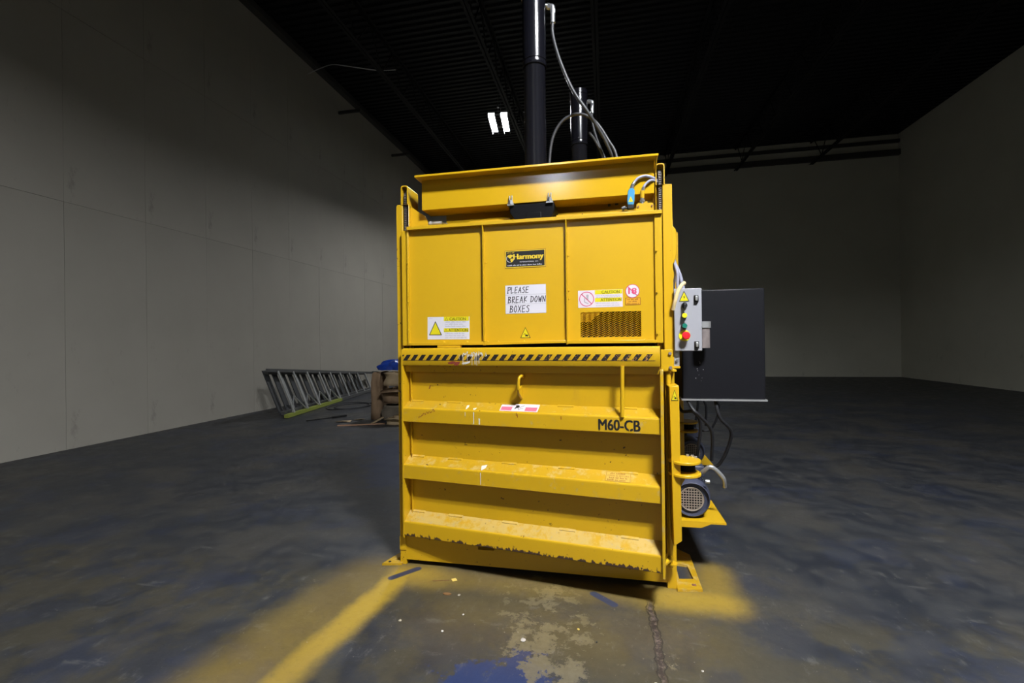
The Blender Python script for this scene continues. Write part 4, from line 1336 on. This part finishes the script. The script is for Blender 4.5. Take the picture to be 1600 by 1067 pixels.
def crush(name, dims, loc, rot, mat, label, seed, amp=0.05, flaps=True, group='crushed cardboard boxes in the pile'):
    """a dented cardboard box: subdivided walls pushed about, flaps standing open"""
    r = random.Random(seed)
    w, d, h = dims
    root = thing(name, label, 'box', loc, 0, group)
    root.rotation_euler = rot
    n = 5
    ph = [r.random() * 6.28 for _ in range(9)]
    def dent(p):
        x, y, z = p
        k = amp * (0.3 + 0.7 * max(0, z / h))
        return (x + k * math.sin(7 * y / d + ph[0] + 4 * z / h) + k * 0.6 * math.sin(9 * z / h + ph[1]), y + k * math.sin(6 * x / w + ph[2] + 5 * z / h), z + k * 0.7 * math.sin(5 * x / w + ph[3]) * math.sin(5 * y / d + ph[4]) * (z / h))
    b = MB()
    def wall(o, u, v):
        o, u, v = Vector(o), Vector(u), Vector(v)
        vs = [dent(o + u * (i / n) + v * (j / n)) for j in range(n + 1) for i in range(n + 1)]
        fs = [(j * (n + 1) + i, j * (n + 1) + i + 1, (j + 1) * (n + 1) + i + 1, (j + 1) * (n + 1) + i) for j in range(n) for i in range(n)]
        b.add(vs, fs)
    wall((-w / 2, -d / 2, 0), (w, 0, 0), (0, 0, h))
    wall((w / 2, -d / 2, 0), (0, d, 0), (0, 0, h))
    wall((w / 2, d / 2, 0), (-w, 0, 0), (0, 0, h))
    wall((-w / 2, d / 2, 0), (0, -d, 0), (0, 0, h))
    wall((-w / 2, -d / 2, 0.002), (w, 0, 0), (0, d, 0))
    o = build('carton', b, mat, root)
    md = o.modifiers.new('thickness', 'SOLIDIFY')
    md.thickness = 0.006
    if flaps:
        for q, (a0, a1, outw) in enumerate((((-w / 2, -d / 2), (w / 2, -d / 2), (0, -1)), ((w / 2, d / 2), (-w / 2, d / 2), (0, 1)), ((w / 2, -d / 2), (w / 2, d / 2), (1, 0)))):
            f = MB()
            L = 0.36 * d
            tilt = (1.2 + 1.1 * r.random())
            p0, p1 = Vector(dent((a0[0], a0[1], h))), Vector(dent((a1[0], a1[1], h)))
            ov = Vector((outw[0] * math.sin(tilt), outw[1] * math.sin(tilt), math.cos(tilt))) * L
            m = Vector((0, 0, 0.02 * r.random()))
            f.add([p0, (p0 + p1) / 2, p1, p1 + ov * 0.95, (p0 + p1) / 2 + ov + m, p0 + ov * 1.03], [(0, 1, 4, 5), (1, 2, 3, 4)])
            fo = build('flap', f, mat, root)
            md = fo.modifiers.new('thickness', 'SOLIDIFY')
            md.thickness = 0.005
    return root
def sheet_card(name, pts, mat, label, loc, group=None, th=0.006, cat='cardboard', bend=0.0):
    b = MB()
    n = len(pts)
    b.add([Vector(p) for p in pts], [tuple(range(n))])
    o = build(name, b, mat)
    o.location = loc
    md = o.modifiers.new('thickness', 'SOLIDIFY')
    md.thickness = th
    return tag(o, label, cat, group)
crush('cardboard_box', (0.70, 0.55, 0.30), (-3.46, 5.62, 0.0), (0.0, 0.0, 0.0), M['card_grey'], 'dark flattened box at the bottom of the cardboard pile', 2, 0.035, False)
crush('cardboard_box', (0.64, 0.50, 0.27), (-3.47, 5.58, 0.345), (0.0, 0.0, 0.0), M['card'], 'crushed brown box with hanging flaps, middle of the cardboard pile', 5, 0.04, True)
crush('cardboard_box', (0.62, 0.48, 0.25), (-3.48, 5.62, 0.685), (0.0, 0.0, 0.0), M['card_pale'], 'pale brown box on top of the cardboard pile under the blue tarp', 9, 0.03, False)
crush('cardboard_box', (0.17, 0.42, 0.93), (-4.005, 5.62, 0.0), (0.0, 0.0, 0.0), M['card'], 'tall narrow folded box at the left end of the cardboard pile', 13, 0.03, False)
crush('cardboard_box', (0.42, 0.28, 0.12), (-3.30, 5.05, 0.0), (0.0, 0.0, 0.0), M['card_pale'], 'small torn box lying on the floor in front of the pile', 17, 0.02, True)
# blue tarp bundle
t = NT('blue_tarp')
t.bump(t.noise(14, 4), 0.4, 0.02)
M['tarp'] = t.out(t.mix(t.noise(5, 3), (0.006, 0.022, 0.18), (0.015, 0.07, 0.46)), 0.35)
b = MB()
r = random.Random(4)
nu, nv = 28, 12
vs, fs = [], []
for j in range(nv + 1):
    for i in range(nu):
        a = 2 * PI * i / nu
        e = j / nv * PI / 2
        k = 1 + 0.16 * math.sin(5 * a + 2 * e) + 0.10 * math.sin(9 * a - 5 * e) + 0.06 * math.sin(14 * a + 9 * e)
        vs.append((0.38 * math.cos(a) * math.cos(e) * k, 0.26 * math.sin(a) * math.cos(e) * k, 0.20 * math.sin(e) * (1 + 0.25 * math.sin(4 * a + 1) * math.cos(e))))
for j in range(nv):
    for i in range(nu):
        fs.append((j * nu + i, j * nu + (i + 1) % nu, (j + 1) * nu + (i + 1) % nu, (j + 1) * nu + i))
b.add(vs, fs, 0, True)
b.add(vs[:nu], [tuple(range(nu))[::-1]])
o = build('blue_tarp', b, M['tarp'], loc=(-3.64, 5.62, 0.985))
tag(o, 'crumpled blue plastic tarp heaped on top of the cardboard pile', 'tarp')
# orange board behind the pile
M['orange'] = plain('orange_plastic', (0.42, 0.075, 0.03), 0.5)
b = MB().prism([(0.0, 0.76), (1.1, 0.93), (1.1, 1.03), (0.0, 0.85)], 'y', -0.02, 0.02)
for x, h in ((0.05, 0.78), (1.02, 0.93)):
    b.box(x, x + 0.04, -0.25, -0.22, 0.0, 0.05).tube([(x + 0.02, -0.24, 0.02), (x + 0.02, 0.0, h)], 0.014, 6, 1).tube([(x + 0.02, 0.24, 0.0), (x + 0.02, 0.0, h)], 0.014, 6, 1)
o = build('orange_barrier', b, [M['orange'], M['soffit']], loc=(-6.25, 11.6, 0.0))
tag(o, 'low orange barrier rail between the ladder and the cardboard pile', 'barrier')
# floor odds and ends near the ladder
b = MB()
pts = []
for k in range(60):
    a = k / 60 * 2 * PI * 2.3
    rr = 0.50 - 0.10 * math.sin(a * 0.5)
    pts.append((rr * 0.85 * math.cos(a), rr * 1.1 * math.sin(a), 0.012 + 0.008 * math.sin(2.3 * a) + 0.006))
pts += [(0.75, 0.5, 0.012), (1.0, 0.75, 0.012)]
b.tube(spline(pts, 2), 0.012, 6)
o = build('cable_coil', b, M['rubber'], loc=(-5.55, 7.1, 0.0))
tag(o, 'loose loops of dark cable on the floor in front of the stepladder', 'cable')
b = MB().tube([(0, 0, 0.02), (0.30, 0.45, 0.02)], 0.012, 6).tube([(0.28, 0.42, 0.025), (0.46, 0.66, 0.03)], 0.022, 8)
o = build('dark_stick', b, M['plastic_black'], loc=(-5.25, 5.0, 0.0))
tag(o, 'thin dark handled stick lying on the floor left of the scraps', 'tool')
M['wood'] = card('pale_pink_wood', (0.30, 0.17, 0.10), (0.42, 0.25, 0.16))
b = MB().box(0, 0.85, -0.02, 0.03, 0.0, 0.018)
o = build('wood_lath', b, M['wood'], loc=(-4.36, 4.66, 0.0))
o.rotation_euler = (0, 0, 0.40)
tag(o, 'thin pinkish wooden lath lying on the floor before the cardboard pile', 'wood')
b = MB().box(0, 0.30, -0.02, 0.02, 0.0, 0.02)
o = build('wood_offcut', b, M['card_pale'], loc=(-3.83, 4.95, 0.0))
o.rotation_euler = (0, -0.25, 1.25)
tag(o, 'short pale stick propped at the foot of the cardboard pile', 'wood')
sheet_card('cardboard_scrap', [(0, 0, 0.006), (0.18, -0.03, 0.03), (0.30, 0.03, 0.006), (0.26, 0.16, 0.02), (0.08, 0.12, 0.008)], M['card_pale'], 'curled pale cardboard scrap beside the dark stick', (-4.66, 5.05, 0))
sheet_card('cardboard_scrap', [(0, 0, 0.006), (0.16, 0.02, 0.03), (0.20, 0.11, 0.012), (0.05, 0.14, 0.006)], M['card_pale'], 'small folded cardboard scrap nearer the pile', (-4.42, 5.28, 0))

# ------------------------------------------------------------------ litter on the floor in front
M['scrap_yellow'] = plain('yellow_scrap', (0.70, 0.50, 0.12), 0.6)
M['scrap_white'] = plain('white_crumb', (0.40, 0.365, 0.325), 0.6)
M['scrap_brown'] = plain('brown_leaf', (0.20, 0.10, 0.035), 0.7)
M['scrap_grey'] = plain('grey_crumb', (0.30, 0.26, 0.19), 0.7)
o = build('paper_scrap', MB().prism([(-0.020, 0.004), (-0.002, -0.020), (0.022, -0.004), (0.004, 0.020)], 'z', 0.001, 0.004), M['scrap_yellow'], loc=(-0.470, -0.140, 0))
tag(o, 'square pale yellow scrap on the floor before the door', 'scrap')
o = build('wire_bit', MB().tube([(-0.60, -0.180, 0.003), (-0.55, -0.168, 0.004), (-0.495, -0.152, 0.003)], 0.0016, 6), M['rust'])
tag(o, 'thin dark wire on the floor left of the yellow scrap', 'wire')
o = build('dry_leaf', MB().prism([(-0.026, 0.0), (-0.010, -0.012), (0.016, -0.010), (0.028, 0.002), (0.012, 0.012), (-0.014, 0.010)], 'z', 0.001, 0.006), M['scrap_brown'], loc=(-0.459, -0.305, 0))
tag(o, 'small brown leaf-shaped scrap below the yellow scrap', 'scrap')
def crumb(x, y, s, mat, label, seed, name='crumb'):
    r = random.Random(seed)
    b = MB()
    seg, rows_ = 8, 4
    vs = []
    for j in range(rows_ + 1):
        e = -PI / 2 + PI * j / rows_
        for i in range(seg):
            a = 2 * PI * i / seg
            k = 0.75 + 0.5 * r.random()
            vs.append((s * k * math.cos(a) * math.cos(e), s * k * math.sin(a) * math.cos(e), s * 0.45 + s * 0.45 * math.sin(e)))
    fs = [(j * seg + i, j * seg + (i + 1) % seg, (j + 1) * seg + (i + 1) % seg, (j + 1) * seg + i) for j in range(rows_) for i in range(seg)]
    b.add(vs, fs)
    tag(build(name, b, mat, loc=(x, y, 0)), label, 'crumb', 'crumbs on the floor')
crumb(-0.383, -0.305, 0.010, M['scrap_grey'], 'grey crumb right of the brown leaf-shaped scrap', 1)
crumb(-0.364, -0.645, 0.008, M['scrap_white'], 'bright white crumb on the grey floor left of centre', 2)
crumb(-0.30, -0.485, 0.007, M['scrap_white'], 'tiny white crumb above the bright white one', 3)
crumb(0.065, -0.640, 0.013, M['scrap_white'], 'pinkish white lump on a pale worn floor patch', 4)
crumb(0.335, -0.500, 0.007, M['scrap_yellow'], 'tiny yellow crumb in front of the clean blue floor mark', 5)
crumb(0.43, -0.585, 0.006, M['plastic_black'], 'tiny black crumb right of the tiny yellow crumb', 6)
crumb(0.905, -0.70, 0.006, M['scrap_white'], 'tiny white crumb right of the floor joint', 7)
crumb(0.69, -0.82, 0.008, M['scrap_white'], 'white crumb in the crumbled floor joint at the bottom edge', 8)
crumb(-0.62, -0.60, 0.010, M['scrap_grey'], 'pale chip beside the yellow overspray streak', 9)

# thin cable drooping under the roof
o = build('roof_cable', MB().tube(spline([(-7.28, 8.02, 8.80), (-6.906, 8.014, 8.90), (-6.49, 7.96, 8.915), (-6.11, 8.10, 8.90), (-5.45, 8.43, 8.90), (-4.97, 8.60, 8.95)]), 0.012, 6), M['zinc'])
tag(o, 'thin pale cable drooping under the dark roof above the left wall', 'cable')
build('trim_4', MB().box(WX, -6.58, 9.47, 9.53, 8.44, 8.52), M['soffit'], kind='structure')
build('trim_5', MB().box(WX, -6.55, 12.94, 13.0, 8.54, 8.62), M['soffit'], kind='structure')
